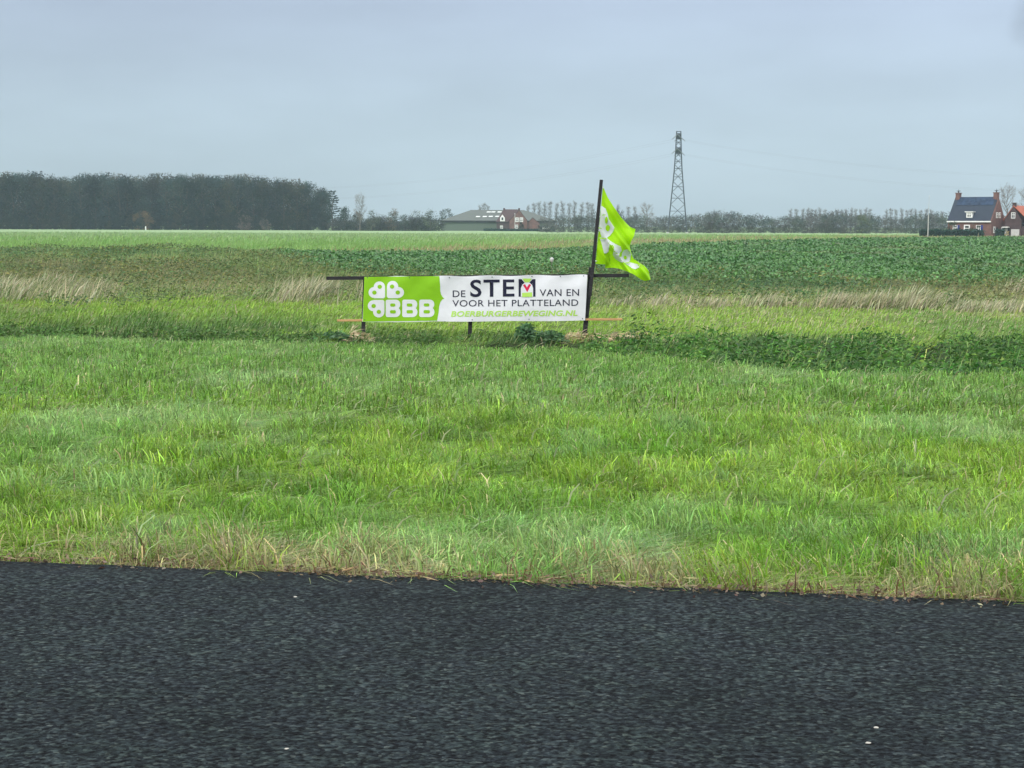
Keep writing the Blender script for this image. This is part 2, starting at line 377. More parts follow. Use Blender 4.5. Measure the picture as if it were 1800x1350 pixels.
cr.color_ramp.elements[1].position = 1.0; cr.color_ramp.elements[1].color = (.085, .092, .088, 1)
for p, c in ((.35, (.020, .025, .029, 1)), (.7, (.034, .042, .046, 1)), (.95, (.058, .068, .068, 1))):
    e = cr.color_ramp.elements.new(p); e.color = c
sx = nn(rt, 'ShaderNodeSeparateColor'); rt.links.new(v_.outputs['Color'], sx.inputs[0]); rt.links.new(sx.outputs[0], cr.inputs[0])
gap = nn(rt, 'ShaderNodeMapRange'); gap.inputs[1].default_value = .36; gap.inputs[2].default_value = .64; gap.inputs[3].default_value = .10; gap.inputs[4].default_value = 1.15
rt.links.new(v2.outputs[0], gap.inputs[0])
bg_ = nn(rt, 'ShaderNodeMapRange'); bg_.inputs[1].default_value = .3; bg_.inputs[2].default_value = .7; bg_.inputs[3].default_value = .78; bg_.inputs[4].default_value = 1.24
rt.links.new(big.outputs[0], bg_.inputs[0])
mm = nn(rt, 'ShaderNodeMath', operation='MULTIPLY'); rt.links.new(gap.outputs[0], mm.inputs[0]); rt.links.new(bg_.outputs[0], mm.inputs[1])
ss = nn(rt, 'ShaderNodeVectorMath', operation='SCALE'); rt.links.new(cr.outputs[0], ss.inputs[0]); rt.links.new(mm.outputs[0], ss.inputs['Scale'])
tr_ = nn(rt, 'ShaderNodeValToRGB'); tr_.color_ramp.elements[0].position = .35; tr_.color_ramp.elements[1].position = .65
tr_.color_ramp.elements[0].color = (.74, .81, .82, 1); tr_.color_ramp.elements[1].color = (.74, .87, .79, 1)
rt.links.new(tint.outputs[0], tr_.inputs[0])
tm = nn(rt, 'ShaderNodeVectorMath', operation='MULTIPLY'); rt.links.new(ss.outputs[0], tm.inputs[0]); rt.links.new(tr_.outputs[0], tm.inputs[1])
rt.links.new(tm.outputs[0], rp.inputs['Base Color'])
rp.inputs['Roughness'].default_value = .75; rp.inputs['Specular IOR Level'].default_value = .06
hb = nn(rt, 'ShaderNodeMath', operation='SUBTRACT'); rt.links.new(v2.outputs[0], hb.inputs[0]); rt.links.new(v_.outputs['Distance'], hb.inputs[1])
bp = nn(rt, 'ShaderNodeBump'); bp.inputs['Strength'].default_value = .6; bp.inputs['Distance'].default_value = .006
rt.links.new(hb.outputs[0], bp.inputs['Height']); rt.links.new(bp.outputs[0], rp.inputs['Normal'])
us = np.concatenate([np.arange(-220, -6, 4.0), np.arange(-6, 6, .05), np.arange(6, 221, 4.0)])
U = Vector((RN.y, -RN.x))
edge = .045 * (fbm(us * 5, us * 0, 21) - .5) + .03 * (fbm(us * .6, us * 0, 22) - .5)
far_e = np.stack([RP[0] + U.x * us + RN.x * edge, RP[1] + U.y * us + RN.y * edge, us * 0 - .002], -1)
mid_e = far_e - np.array([RN.x, RN.y, 0]) * .25 + np.array([0, 0, .006])
near_e = np.stack([RP[0] + U.x * us - RN.x * 7, RP[1] + U.y * us - RN.y * 7, us * 0], -1)
low = far_e + np.array([RN.x * .01, RN.y * .01, -.06])
V = np.concatenate([near_e, mid_e, far_e, low]); n = len(us); i = np.arange(n - 1)
T = np.concatenate([np.stack([i + k * n, i + 1 + k * n, i + 1 + (k + 1) * n, i + (k + 1) * n], -1) for k in range(3)])
tag(link('road', npmesh('road', V, T, None, rm)), kind='structure')

# ------------------------------------------------------------------ plants as meshes
WIND = np.array([1.0, .12])
def blades(P, h, w, lean, col, tipcol=None, wander=.5, ldir=None, droop=0.0, seg=2):
    """curved grass blades: P (n,3) roots, h heights, w widths, lean share of the height blown over by the wind"""
    n = len(P)
    th = rng.uniform(0, 2 * np.pi, n); t = np.stack([np.cos(th), np.sin(th), np.zeros(n)], -1) * (w / 2)[:, None]
    ld = (WIND[None] if ldir is None else ldir) * (lean * h)[:, None] + rng.normal(0, wander, (n, 2)) * (h * .5)[:, None]
    L = np.linalg.norm(ld, axis=1); zz = np.sqrt(np.maximum(h * h - np.minimum(L, .93 * h) ** 2, (.2 * h) ** 2))
    l3 = np.concatenate([ld, np.zeros((n, 1))], 1)
    up = np.array([0, 0, 1.0])
    if seg == 3:                                   # arching blades: three segments along a bent curve
        zz = zz * .74; ts_ = (.36, .70, 1.0); dd = 1 + 1.2 * droop + rng.normal(0, .25, n)
        q = [P + l3 * t_ ** 1.35 + up * (zz * ((1 + dd) * t_ - dd * t_ * t_))[:, None] for t_ in ts_]
        V = np.stack([P - t, P + t, q[0] - t * .95, q[0] + t * .95, q[1] - t * .7, q[1] + t * .7, q[2]], 1).reshape(-1, 3)
        b = (np.arange(n) * 7)[:, None]
        T = np.stack([b + [0, 1, 3], b + [0, 3, 2], b + [2, 3, 5], b + [2, 5, 4], b + [4, 5, 6]], 1).reshape(-1, 3)
        tc_ = col if tipcol is None else tipcol
        return V, T, np.stack([col] * 4 + [(col + tc_) / 2] * 2 + [tc_], 1).reshape(-1, 3)
    mid = P + l3 * .46 + up * (zz * (.66 + .22 * droop))[:, None]; tip = P + l3 + up * (zz * (1 - droop))[:, None]
    V = np.stack([P - t, P + t, mid - t * .8, mid + t * .8, tip], 1).reshape(-1, 3)
    b = (np.arange(n) * 5)[:, None]
    T = np.stack([b + [0, 1, 3], b + [0, 3, 2], b + [2, 3, 4]], 1).reshape(-1, 3)
    tc_ = col if tipcol is None else tipcol
    C = np.stack([col, col, col, col, tc_], 1).reshape(-1, 3)
    return V, T, C
def leaves(P, d, ln, wd, col, droop=.25):
    """pointed leaves from P along d (n,3): four corners and a fold"""
    n = len(P); d = d / np.linalg.norm(d, axis=1, keepdims=True)
    r = rng.normal(size=(n, 3)); s = np.cross(d, r); s /= np.linalg.norm(s, axis=1, keepdims=True) + 1e-9
    mid = P + d * (ln * .5)[:, None]; tip = P + d * ln[:, None]; tip[:, 2] -= droop * ln
    V = np.stack([P, mid - s * (wd / 2)[:, None], mid + s * (wd / 2)[:, None], tip], 1).reshape(-1, 3)
    b = (np.arange(n) * 4)[:, None]
    T = np.stack([b + [0, 2, 1], b + [1, 2, 3]], 1).reshape(-1, 3)
    return V, T, np.repeat(col, 4, axis=0)
def merge(*parts):
    V, T, C, o = [], [], [], 0
    for v, t, c in parts:
        V.append(v); T.append(t + o); C.append(c); o += len(v)
    return np.concatenate(V), np.concatenate(T), np.concatenate(C)
def band(n, y0, y1, margin=2.0, side=.345, power=1.0):
    """random ground points in the strip of land between y0 and y1 that the road looks out on"""
    u = rng.random(n); y = (y0 ** (power + 1) + u * (y1 ** (power + 1) - y0 ** (power + 1))) ** (1 / (power + 1))
    x = rng.uniform(-1, 1, n) * (side * y + margin)
    return x, y
def jitter(col, k): return np.clip(col * rng.lognormal(0, k, (len(col), 1)) * rng.lognormal(0, k * .35, (len(col), 3)), 0, .9)
A3 = lambda *c: np.array(c, float)

# ---- verge grass: tufts of blades
def verge_cols(x, y, s):
    a = fbm(x * .55, y * .30, 31); b = fbm(x * 3.2, y * 2.4, 32); c = fbm(x * .9 + 9, y * .5, 33)
    col = lerp(A3(.150, .275, .016), A3(.250, .385, .050), b[:, None])
    col = lerp(col, lerp(A3(.130, .265, .038), A3(.205, .355, .078), b[:, None]), sstep(5, 14, s)[:, None])   # cooler green lower down the slope
    col = lerp(col, A3(.070, .165, .010), (sstep(.48, .62, fbm(x * 2.9, y * 2.3, 30)) * .65)[:, None])   # dark sappy tufts
    col = lerp(col, A3(.23, .36, .11), sstep(.52, .74, a)[:, None])            # greyer seed grass
    col = lerp(col, A3(.11, .26, .025), (sstep(.56, .72, c) * .5)[:, None])          # deep green tufts
    col = lerp(col, A3(.20, .34, .12), (sstep(.62, .74, fbm(x * 2.1 + 40, y * 1.6, 34)) * .6)[:, None])   # blue-green cocksfoot
    dry = sstep(1.35, .05, s + (fbm(x * 1.6, y * 1.6, 35) - .5) * 1.2) * (.20 + .66 * sstep(.40, .62, fbm(x * 1.9 + 5, y * 1.2, 37)))
    pick = rng.random(len(x)) < dry
    col[pick] = lerp(A3(.36, .31, .16), A3(.20, .24, .075), rng.random((pick.sum(), 1)))
    brown = rng.random(len(x)) < .5 * sstep(.3, .0, s) * sstep(.45, .6, fbm(x * 2.3, y * 2.3, 38))
    col[brown] = A3(.14, .075, .04)
    col = col * 1.1
    pick = rng.random(len(x)) < .03
    col[pick] = A3(.40, .36, .19)
    return col
parts = []
for y0, y1, ntuft, per, hh, ww, sig in ((5.0, 8.5, 15500, 24, .098, .0048, .05), (8.5, 14, 23500, 21, .106, .0064, .065), (14, 35, 42500, 17, .115, .011, .10)):
    tx, ty = band(ntuft, y0, y1, 2.5)
    th_ = rng.lognormal(0, .42, ntuft) * (.65 + .8 * fbm(tx * 1.3, ty * .9, 36)); tl = rng.normal(1.25, .3, ntuft)
    ta = rng.uniform(0, 2 * np.pi, ntuft); tdir = np.stack([.45 + .75 * np.cos(ta), .75 * np.sin(ta)], -1)
    lump = fbm(tx * 2.4, ty * 2.0, 61, 2); th_ = np.minimum(th_ * (.45 + 1.05 * sstep(.3, .72, lump)), 1.7)
    x = np.repeat(tx, per) + rng.normal(0, sig, ntuft * per); y = np.repeat(ty, per) + rng.normal(0, sig, ntuft * per)
    k = rng.random(ntuft * per)
    s = road_s(x, y)
    keep = (s > -.015 + .05 * rng.random(len(x))) & (y < ditch_near(x) + .35) & (k < .7 + .3 * sstep(0, .3, s))
    tcol = verge_cols(np.repeat(tx, per), np.repeat(ty, per), np.repeat(road_s(tx, ty), per))
    tcol = jitter(tcol, .22) * np.repeat(rng.lognormal(-.03, .22, (ntuft, 1)), per, axis=0)
    h = hh * np.repeat(th_, per) * rng.uniform(.5, 1.25, len(x)) * (1 + .15 * sstep(1.6, .2, s)); lean = np.repeat(tl, per) + rng.normal(0, .2, len(x))
    w = ww * rng.uniform(.6, 1.5, len(x)); dr_ = np.repeat(tdir, per, axis=0)
    x, y, h, w, lean, tcol, dr_ = [q[keep] for q in (x, y, h, w, lean, tcol, dr_)]
    parts.append(blades(np.stack([x, y, H(x, y) - .01], -1), h, w, lean, tcol, np.clip(tcol * 1.15 + .012, 0, .9), .6, dr_, .38, 3 if y0 < 14 else 2))
# long blown stems with pale tips here and there
x, y = band(2600, 6.2, 32, 1.5); k = road_s(x, y) > .08; x, y = x[k], y[k]; k = y < ditch_near(x); x, y = x[k], y[k]
c = jitter(lerp(A3(.26, .34, .14), A3(.34, .35, .20), rng.random((len(x), 1))), .15)
parts.append(blades(np.stack([x, y, H(x, y)], -1), rng.uniform(.12, .27, len(x)), .006 + .0006 * y, rng.normal(.8, .15, len(x)), c, None, .5, None, .4, 3))
# straw lying along the edge of the road
us_ = rng.uniform(-5, 5, 1500); of = np.abs(rng.normal(.02, .07, 1500)) - .015
x = RP[0] + U.x * us_ + RN.x * of; y = RP[1] + U.y * us_ + RN.y * of
c = jitter(np.tile(A3(.42, .33, .17), (1500, 1)), .25); c[rng.random(1500) < .4] = A3(.16, .085, .05)
keep = rng.random(1500) < .08 + .6 * sstep(.5, .68, fbm(us_ * 1.1, us_ * 0, 39)); x, y, c, us_ = x[keep], y[keep], c[keep], us_[keep]; nst = len(x)
parts.append(leaves(np.stack([x, y, np.full(nst, .005)], -1), np.stack([U.x + rng.normal(0, .5, nst), U.y + rng.normal(0, .5, nst), rng.normal(0.03, .06, nst)], -1), rng.uniform(.04, .13, nst), rng.uniform(.003, .008, nst), c, .02))
us_ = rng.uniform(-5, 5, 2600); of = rng.normal(.0, .05, 2600); g_ = rng.random(2600) < .1 + .9 * sstep(.45, .62, fbm(us_ * .9 + 3, us_ * 0, 40)); us_, of = us_[g_], of[g_]; nst = len(us_)
x = RP[0] + U.x * us_ + RN.x * of; y = RP[1] + U.y * us_ + RN.y * of
c = jitter(lerp(A3(.10, .065, .04), A3(.22, .17, .11), rng.random((nst, 1))), .3)
parts.append(leaves(np.stack([x, y, rng.uniform(.0, .012, nst)], -1), rng.normal(0, 1, (nst, 3)) * np.array([1, 1, .4]), rng.uniform(.008, .03, nst), rng.uniform(.006, .02, nst), c, .0))
tag(link('verge_grass', npmesh('verge_grass', *merge(*parts), M['grass'])), 'lush green grass verge sloping down from the dark road to the ditch', 'grass', kind='stuff')

# ---- mown bright grass on the far bank
tx, ty = band(16000, 32, 60, 4)
k = (ty > ditch_far(tx) - .5) ; tx, ty = tx[k], ty[k]; per = 14
x = np.repeat(tx, per) + rng.normal(0, .12, len(tx) * per); y = np.repeat(ty, per) + rng.normal(0, .15, len(tx) * per)
px, py = pix(x, y, H(x, y))
a, b = fbm(x * .35, y * .16, 41), fbm(x * 1.6, y * .8, 42)
col = lerp(A3(.20, .355, .035), A3(.30, .455, .065), b[:, None])
col = lerp(col, A3(.12, .24, .045), (sstep(.50, .72, a) * .8)[:, None])
col = lerp(col, A3(.29, .31, .12), (sstep(.5, .8, fbm(x * .5 + 7, y * .3, 43)) * sstep(38, 46, y) * .9)[:, None])
dk = sstep(46 - 10 * sstep(-7, -1, x), 33.6, y) * sstep(.40, .60, fbm(x * .9, y * .7, 44) + .1 + .08 * sstep(-5, -8, x))
col = lerp(col, A3(.065, .14, .03), dk[:, None])
dry = (rng.random(len(x)) < .06 + .35 * sstep(46, 54, y) + .22 * sstep(2, 6, x) * sstep(34, 40, y)); col[dry] = A3(.38, .36, .20)
kk = rng.random(len(x)) < sstep(58, 46, y + 13 * (fbm(x * .28, y * .1, 60) - .5))
h = .17 * rng.lognormal(0, .3, len(x)) * (1 + .5 * dk) ; 
V, T, C = blades(np.stack([x, y, H(x, y) - .01], -1)[kk], h[kk], rng.uniform(.014, .03, kk.sum()), rng.normal(.9, .25, kk.sum()), jitter(col[kk], .19), None, .5, None, .3)
tag(link('bank_grass', npmesh('bank_grass', V, T, C, M['grass'])), 'bright yellow-green mown grass on the bank behind the ditch', 'grass', kind='stuff')

# ---- rank growth in and along the ditch
n = 9000
x = rng.uniform(-16, 16, n); y = rng.uniform(21, 38, n)
near, far = ditch_near(x), ditch_far(x); t = (y - near) / (far - near)
wide = sstep(2.4, 6, far - near)
pr = np.where(wide > .3, sstep(-.03, .06, t) * sstep(1.12, .8, t), sstep(-.1, .15, t) * sstep(1.7, .8, t) * (.35 + .65 * sstep(.4, .6, fbm(x * .5, y * .5, 51))))
pr = pr * (.2 + .8 * sstep(.36, .52, fbm(x * .55 + 3, y * .4, 55))) * np.where((x > -4.2) & (x < 1.5), .55, 1)
k = rng.random(n) < pr; x, y, t, wide = x[k], y[k], t[k], wide[k]; n = len(x)
ztop = lerp(H(x, ditch_near(x) - .1) - .02, H(x, ditch_far(x) + .3) + .12, np.clip(t, 0, 1)) + lerp(.3, 1.25, wide) * (fbm(x * .8, y * .8, 52) - .46)
hp = np.maximum(ztop - H(x, y), .10 + .1 * rng.random(n)) * rng.uniform(.75, 1.1, n)
per = 24; u = rng.random((n, per)) ** .75
P = np.stack([x, y, H(x, y)], -1)[:, None, :] + np.stack([rng.normal(0, .12, (n, per)) + .18 * u * hp[:, None], rng.normal(0, .12, (n, per)), u * hp[:, None]], -1)
d = np.stack([rng.normal(.3, .8, (n, per)), rng.normal(0, .8, (n, per)), rng.uniform(-.1, .9, (n, per))], -1)
base = lerp(A3(.028, .105, .014), A3(.10, .23, .035), fbm(x * .7, y * .7, 53)[:, None])
base = lerp(base, A3(.16, .29, .05), ((rng.random(n) < .25) * .8)[:, None]); base = lerp(base, A3(.018, .06, .014), (sstep(.5, .66, fbm(x * 1.3, y * 1.1, 56)) * .7)[:, None])
base = lerp(A3(.085, .16, .035), base, (.35 + .65 * wide)[:, None])
col = jitter(np.repeat(base, per, axis=0), .25)
p1 = leaves(P.reshape(-1, 3), d.reshape(-1, 3), rng.uniform(.07, .17, n * per), rng.uniform(.022, .055, n * per), col)
m = 9500; bx = rng.choice(n, m); xb = x[bx] + rng.normal(0, .15, m); yb = y[bx] + rng.normal(0, .15, m)
c = jitter(lerp(A3(.10, .22, .045), A3(.27, .34, .12), (rng.random((m, 1)) ** 2.5)), .25)
p2 = blades(np.stack([xb, yb, H(xb, yb)], -1), (hp[bx] + .06) * rng.uniform(.8, 1.1 + .4 * wide[bx], m), rng.uniform(.014, .03, m), rng.normal(.75, .3, m), c, None, .5, None, .25)
tag(link('ditch_weeds', npmesh('ditch_weeds', *merge(p1, p2), M['leaf'])), 'dark green rank weeds and reeds filling the ditch', 'weeds', kind='stuff')

# ---- rough growth between the bank and the crop
n = 15000
x, y = band(n, 45, 132, 5)
k = (y < crop_near(x) + 3) & (rng.random(n) < sstep(43, 49, y + 13 * (fbm(x * .28, y * .1, 60) - .5))); x, y = x[k], y[k]; n = len(x)
per = 15; sc = (y / 60) ** .55
a, b = fbm(x * .16, y * .055, 61), fbm(x * .5, y * .2, 62)
base = lerp(A3(.085, .145, .042), A3(.15, .20, .075), b[:, None])
base = lerp(base, A3(.055, .125, .050), sstep(.55, .68, a)[:, None])
base = lerp(base, A3(.19, .18, .09), (sstep(.40, .26, a) * .8)[:, None])
mound = sstep(.54, .70, fbm(x * .42 + 3, y * .30, 66)); base = base * (1 + .35 * sstep(75, 100, y))[:, None]
base = lerp(base, A3(.20, .165, .085), (sstep(.52, .68, fbm(x * .11, y * .06, 68)) * .45)[:, None]); base = lerp(base, lerp(A3(.05, .125, .042), A3(.12, .15, .05), vnoise(x * .2, y * .2, 67)[:, None]), (mound * .85)[:, None]); base = lerp(base, A3(.20, .20, .05), ((rng.random(n) < .12) * .8)[:, None]); hp = (.22 + .34 * b) * (.75 + .25 * (x > 3)) + .42 * mound; u = rng.random((n, per)) ** .7
P = np.stack([x, y, H(x, y)], -1)[:, None, :] + np.stack([rng.normal(0, .22, (n, per)) * sc[:, None] + .3 * u * hp[:, None], rng.normal(0, .22, (n, per)) * sc[:, None], u * hp[:, None]], -1)
d = np.stack([rng.normal(.35, .7, (n, per)), rng.normal(0, .7, (n, per)), rng.uniform(-.05, .9, (n, per))], -1)
p1 = leaves(P.reshape(-1, 3), d.reshape(-1, 3), (rng.uniform(.1, .22, (n, per)) * sc[:, None]).ravel(), (rng.uniform(.03, .07, (n, per)) * sc[:, None]).ravel(), jitter(np.repeat(base, per, axis=0), .24))
m = 70000; x, y = band(m, 44, 128, 5)
k = (y < crop_near(x) + 1) & (rng.random(m) < sstep(44, 50, y)); x, y = x[k], y[k]; m = len(x)
a = fbm(x * .16, y * .055, 61); c = lerp(A3(.13, .21, .06), A3(.27, .26, .13), rng.random((m, 1)) ** 2.4); c = lerp(c, A3(.10, .18, .06), sstep(.5, .65, a)[:, None] * .8); c = lerp(c, A3(.27, .215, .115), (sstep(.52, .68, fbm(x * .11, y * .06, 68)) * .5)[:, None])
p2 = blades(np.stack([x, y, H(x, y)], -1), rng.uniform(.3, .7, m) * (.8 + .4 * fbm(x * .3, y * .2, 64)), .02 * y / 50 * rng.uniform(.6, 1.4, m), rng.normal(.6, .25, m), jitter(c * (1 + .3 * sstep(75, 100, y))[:, None], .2))
tag(link('rough_weeds', npmesh('rough_weeds', *merge(p1, p2), M['leaf'])), 'olive rough weeds between the mown bank and the dark crop', 'weeds', kind='stuff')

# ---- pale dry grass blown over
def dry_patch(px0, px1, y0, y1, n, h0, h1, fade=.25):
    y = rng.uniform(y0, y1, n); x = (lerp(px0, px1, rng.random(n)) - CX) / FPX * y
    q_ = (x / y * FPX + CX - px0) / (px1 - px0); v_ = (y - y0) / (y1 - y0)
    edge_ = sstep(0, .22, q_) * sstep(1, .78, q_) * (.3 + .7 * sstep(1, .5, v_)) * sstep(0, .15, v_)
    y = y + (5 if px0 < 900 else 1.6) * (fbm(x * .3, y * 0, 78) - .5)
    k = rng.random(n) < edge_ * sstep(.30, .58, fbm(x * .9, y * .5, int(px0 + 2000)) + fade - .26); x, y = x[k], y[k]
    return x, y, rng.uniform(h0, h1, len(x)) * (.5 + .5 * edge_[k]) * (.6 + .7 * fbm(x * 1.3, y, 77))
parts = []
for a in ((1030, 1450, 45.5, 48, 5200, .26, .5), (1400, 1660, 45, 47.6, 6000, .34, .7), (1560, 1690, 45.5, 47.5, 2600, .6, 1.0), (1640, 1850, 44, 46.5, 2600, .26, .5),
          (430, 680, 45, 54, 7000, .45, .9), (-110, 230, 46, 60, 6500, .4, .85), (1745, 1790, 52, 55, 700, .7, 1.1), (1450, 1640, 21.6, 22.3, 420, .14, .34)):
    x, y, h = dry_patch(*a); m = len(x)
    c = lerp(A3(.30, .30, .17), A3(.54, .50, .34), rng.random((m, 1))); g = rng.random(m) < .25; c[g] = A3(.16, .21, .075)
    parts.append(blades(np.stack([x, y, H(x, y)], -1), h, rng.uniform(.018, .034, m), rng.normal(.62, .18, m), jitter(c, .18), None, .3))
tag(link('dry_grass', npmesh('dry_grass', *merge(*parts), M['straw'])), 'straw-pale tall dry grass blown over along the field edge', 'dry grass', kind='stuff')

# ---- the dark leafy crop
parts = []
for y0, y1, n, per, size in ((44, 85, 15000, 12, .24), (85, 150, 17000, 9, .36), (150, 330, 24000, 7, .62)):
    x, y = band(n, y0, y1, 5)
    k = (y > crop_near(x) + rng.normal(0, 1.5, n)) & (y < crop_far(x) + rng.normal(0, 2, n)); x, y = x[k], y[k]; m = len(x)
    b = fbm(x * .25, y * .08, 71)
    base = lerp(A3(.055, .150, .040), A3(.110, .230, .066), b[:, None]); hp = .42 * (.8 + .5 * fbm(x * .4, y * .2, 72)); u = rng.random((m, per))
    base = lerp(base, A3(.13, .17, .06), (sstep(.6, .75, fbm(x * .12, y * .12, 73)) * .7)[:, None])
    th = rng.uniform(0, 2 * np.pi, (m, per)); el = rng.uniform(.05, 1.1, (m, per))
    d = np.stack([np.cos(th) * np.cos(el) + .2, np.sin(th) * np.cos(el), np.sin(el)], -1)
    P = np.stack([x, y, H(x, y)], -1)[:, None, :] + np.stack([np.cos(th) * size * .3, np.sin(th) * size * .3, hp[:, None] * (.3 + .7 * u)], -1)
    parts.append(leaves(P.reshape(-1, 3), d.reshape(-1, 3), (size * rng.uniform(.6, 1.2, (m, per))).ravel(), (size * rng.uniform(.28, .5, (m, per))).ravel(), jitter(np.repeat(base, per, axis=0), .22), .35))
tag(link('field_crop', npmesh('field_crop', *merge(*parts), M['crop'])), 'dark green leafy crop covering the flat field', 'crop', kind='stuff')

# ---- grass of the farther fields
parts = []
for y0, y1, n, hh, ww in ((100, 200, 60000, .34, .07), (200, 420, 60000, .34, .15)):
    x, y = band(n, y0, y1, 8); d = y - crop_far(x); k = d > -2; x, y, d = x[k], y[k], d[k]; m = len(x)
    st = sstep(1.15, .55, d / lerp(14, 120, sstep(-20, 8, x)) + .7 * (fbm(x * .06, y * .02, 81) - .4)) * (.45 + .55 * sstep(.35, .6, fbm(x * .05, y * .03, 83)))
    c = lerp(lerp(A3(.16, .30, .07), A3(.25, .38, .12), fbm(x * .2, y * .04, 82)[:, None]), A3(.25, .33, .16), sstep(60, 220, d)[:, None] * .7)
    pk = rng.random(m) < st * .8; c[pk] = lerp(A3(.36, .30, .17), A3(.22, .22, .10), rng.random((pk.sum(), 1)))
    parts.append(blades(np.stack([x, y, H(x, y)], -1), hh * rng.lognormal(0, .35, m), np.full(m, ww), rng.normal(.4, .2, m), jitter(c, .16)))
tag(link('field_grass', npmesh('field_grass', *merge(*parts), M['grass'])), 'pale green grass field stretching to the far trees', 'grass', kind='stuff')

# ------------------------------------------------------------------ trees
def tree_skeleton(mb, tips, h, r, limbs, spread, up, rnd, base=.25, twigs=5, levels=2, n=5):
    """tapered trunk, limbs and branches; returns limb ends in tips"""
    trunk = [Vector((0, 0, 0))]
    for k in range(1, 5): trunk.append(Vector((rnd.gauss(0, .012) * h, rnd.gauss(0, .012) * h, h * k / 4 * (.92))))
    for k in range(4): mb[0].tube(trunk[k], trunk[k + 1], r * (1 - .22 * k), r * (1 - .22 * (k + 1)), 7)
    for i in range(limbs):
        f = base + (1 - base) * (i + rnd.random()) / limbs * .98
        k = min(3, int(f * 4)); p = trunk[k].lerp(trunk[k + 1], f * 4 - k)
        th = i * 2.4 + rnd.random(); L = spread * h * (.55 + .45 * math.sin(math.pi * min(1, .25 + .75 * (f - base) / (1 - base)))) * rnd.uniform(.75, 1.15)
        d = Vector((math.cos(th), math.sin(th), up + rnd.uniform(-.2, .35))).normalized()
        q = p + d * L * .55; e = q + (d + Vector((rnd.gauss(0, .2), rnd.gauss(0, .2), .35))).normalized() * L * .5
        rr = r * (1.05 - f) * .5 + r * .1
        mb[1].tube(p, q, rr, rr * .6, n, 0, False); mb[1].tube(q, e, rr * .6, rr * .22, n, 0, False); tips.append(e); tips.append(q)
        for j in range(twigs):
            s = p.lerp(q, rnd.uniform(.35, 1)) if j % 2 else q.lerp(e, rnd.uniform(.1, 1))
            dd = (d + Vector((rnd.gauss(0, .55), rnd.gauss(0, .55), rnd.uniform(-.1, .7)))).normalized(); Lt = L * rnd.uniform(.25, .5)
            t = s + dd * Lt; mb[1].tube(s, t, rr * .32, rr * .1, 3, 0, False); tips.append(t)
            if levels > 1:
                for _ in range(4):
                    s2 = s.lerp(t, rnd.uniform(.3, 1)); d2 = (dd + Vector((rnd.gauss(0, .6), rnd.gauss(0, .6), rnd.uniform(0, .6)))).normalized()
                    mb[1].tube(s2, s2 + d2 * Lt * rnd.uniform(.4, .8), rr * .14, rr * .05, 3, 0, False)
def bare_variant(seed, h, spread, up, limbs, r, twig_col, base=.2, fine=900, tw=.028):
    """trunk mesh and a bare crown of branches with a haze of twigs"""
    rnd = random.Random(seed); mbs = (MB(), MB()); tips = []
    tree_skeleton(mbs, tips, h, r, limbs, spread, up, rnd, base)
    br = mbs[1].mesh('bare_branches', M['grey_bark'])
    # twigs are joined to the branch mesh as fine strips
    g = np.random.default_rng(seed); tp = np.array(tips); c = tp[g.integers(0, len(tp), fine)] + g.normal(0, .025 * h, (fine, 3))
    d = np.stack([g.normal(0, .55, fine), g.normal(0, .55, fine), g.uniform(.1, 1.1, fine)], -1)
    V, T, C = leaves(c, d, g.uniform(.035, .09, fine) * h, np.full(fine, tw * h / 10), np.tile(A3(*twig_col), (fine, 1)), 0)
    bv = np.array(mbs[1].v); tris = []
    for f in mbs[1].f:
        tris.append((f[0], f[1], f[2]))
        if len(f) == 4: tris.append((f[0], f[2], f[3]))
    V, T, C = merge((bv, np.array(tris), np.tile(A3(*twig_col) * .9, (len(bv), 1))), (V, T, C))
    bpy.data.meshes.remove(br)
    return mbs[0].mesh('tree_trunk', M['grey_bark']), (V, T, C)
def leafy_arrays(seed, h, spread, col, col2, nl=1800, ls=.05, base=.15, flat=1.0, clump=.07, ncl=None):
    g = np.random.default_rng(seed); rnd = random.Random(seed); mbs = (MB(), MB()); tips = []
    tree_skeleton(mbs, tips, h, h * .022, 11, spread, .55, rnd, base + .1, 3, 1, 4)
    K = ncl or 26
    cz = g.uniform(base, .97, K); prof = np.sin(np.pi * np.clip((cz - base) / (1 - base) * .82 + .14, 0, 1)) ** .7
    th = g.uniform(0, 2 * np.pi, K); rr = np.sqrt(g.uniform(.15, 1, K)) * prof * spread * h
    cc = np.stack([np.cos(th) * rr, np.sin(th) * rr, cz * h], -1); cs = g.uniform(.55, 1.3, K) * clump * h; tone = g.lognormal(0, .22, K)
    w = g.integers(0, K, nl); P = cc[w] + np.clip(g.normal(0, 1, (nl, 3)), -1.5, 1.5) * cs[w][:, None]; P[:, 2] = np.maximum(P[:, 2], .02 * h)
    d = g.normal(0, 1, (nl, 3)); d[:, 2] += .3
    mixf = (g.random(K) < .35)[w]
    c = np.where(mixf[:, None], A3(*col2), A3(*col)) * tone[w][:, None] * g.lognormal(0, .2, (nl, 1))
    V, T, C = leaves(P, d, g.uniform(.6, 1.3, nl) * ls * h, g.uniform(.45, .8, nl) * ls * h, c, .1)
    for q in (0, 1):
        bv = np.array(mbs[q].v); tris = []
        for f in mbs[q].f:
            tris.append((f[0], f[1], f[2]))
            if len(f) == 4: tris.append((f[0], f[2], f[3]))
        if q == 0: trunk = (bv, np.array(tris), np.tile(A3(.07, .06, .045), (len(bv), 1)))
        else: V, T, C = merge((V, T, C), (bv, np.array(tris), np.tile(A3(.08, .068, .05), (len(bv), 1))))
    return trunk, (V, T, C)
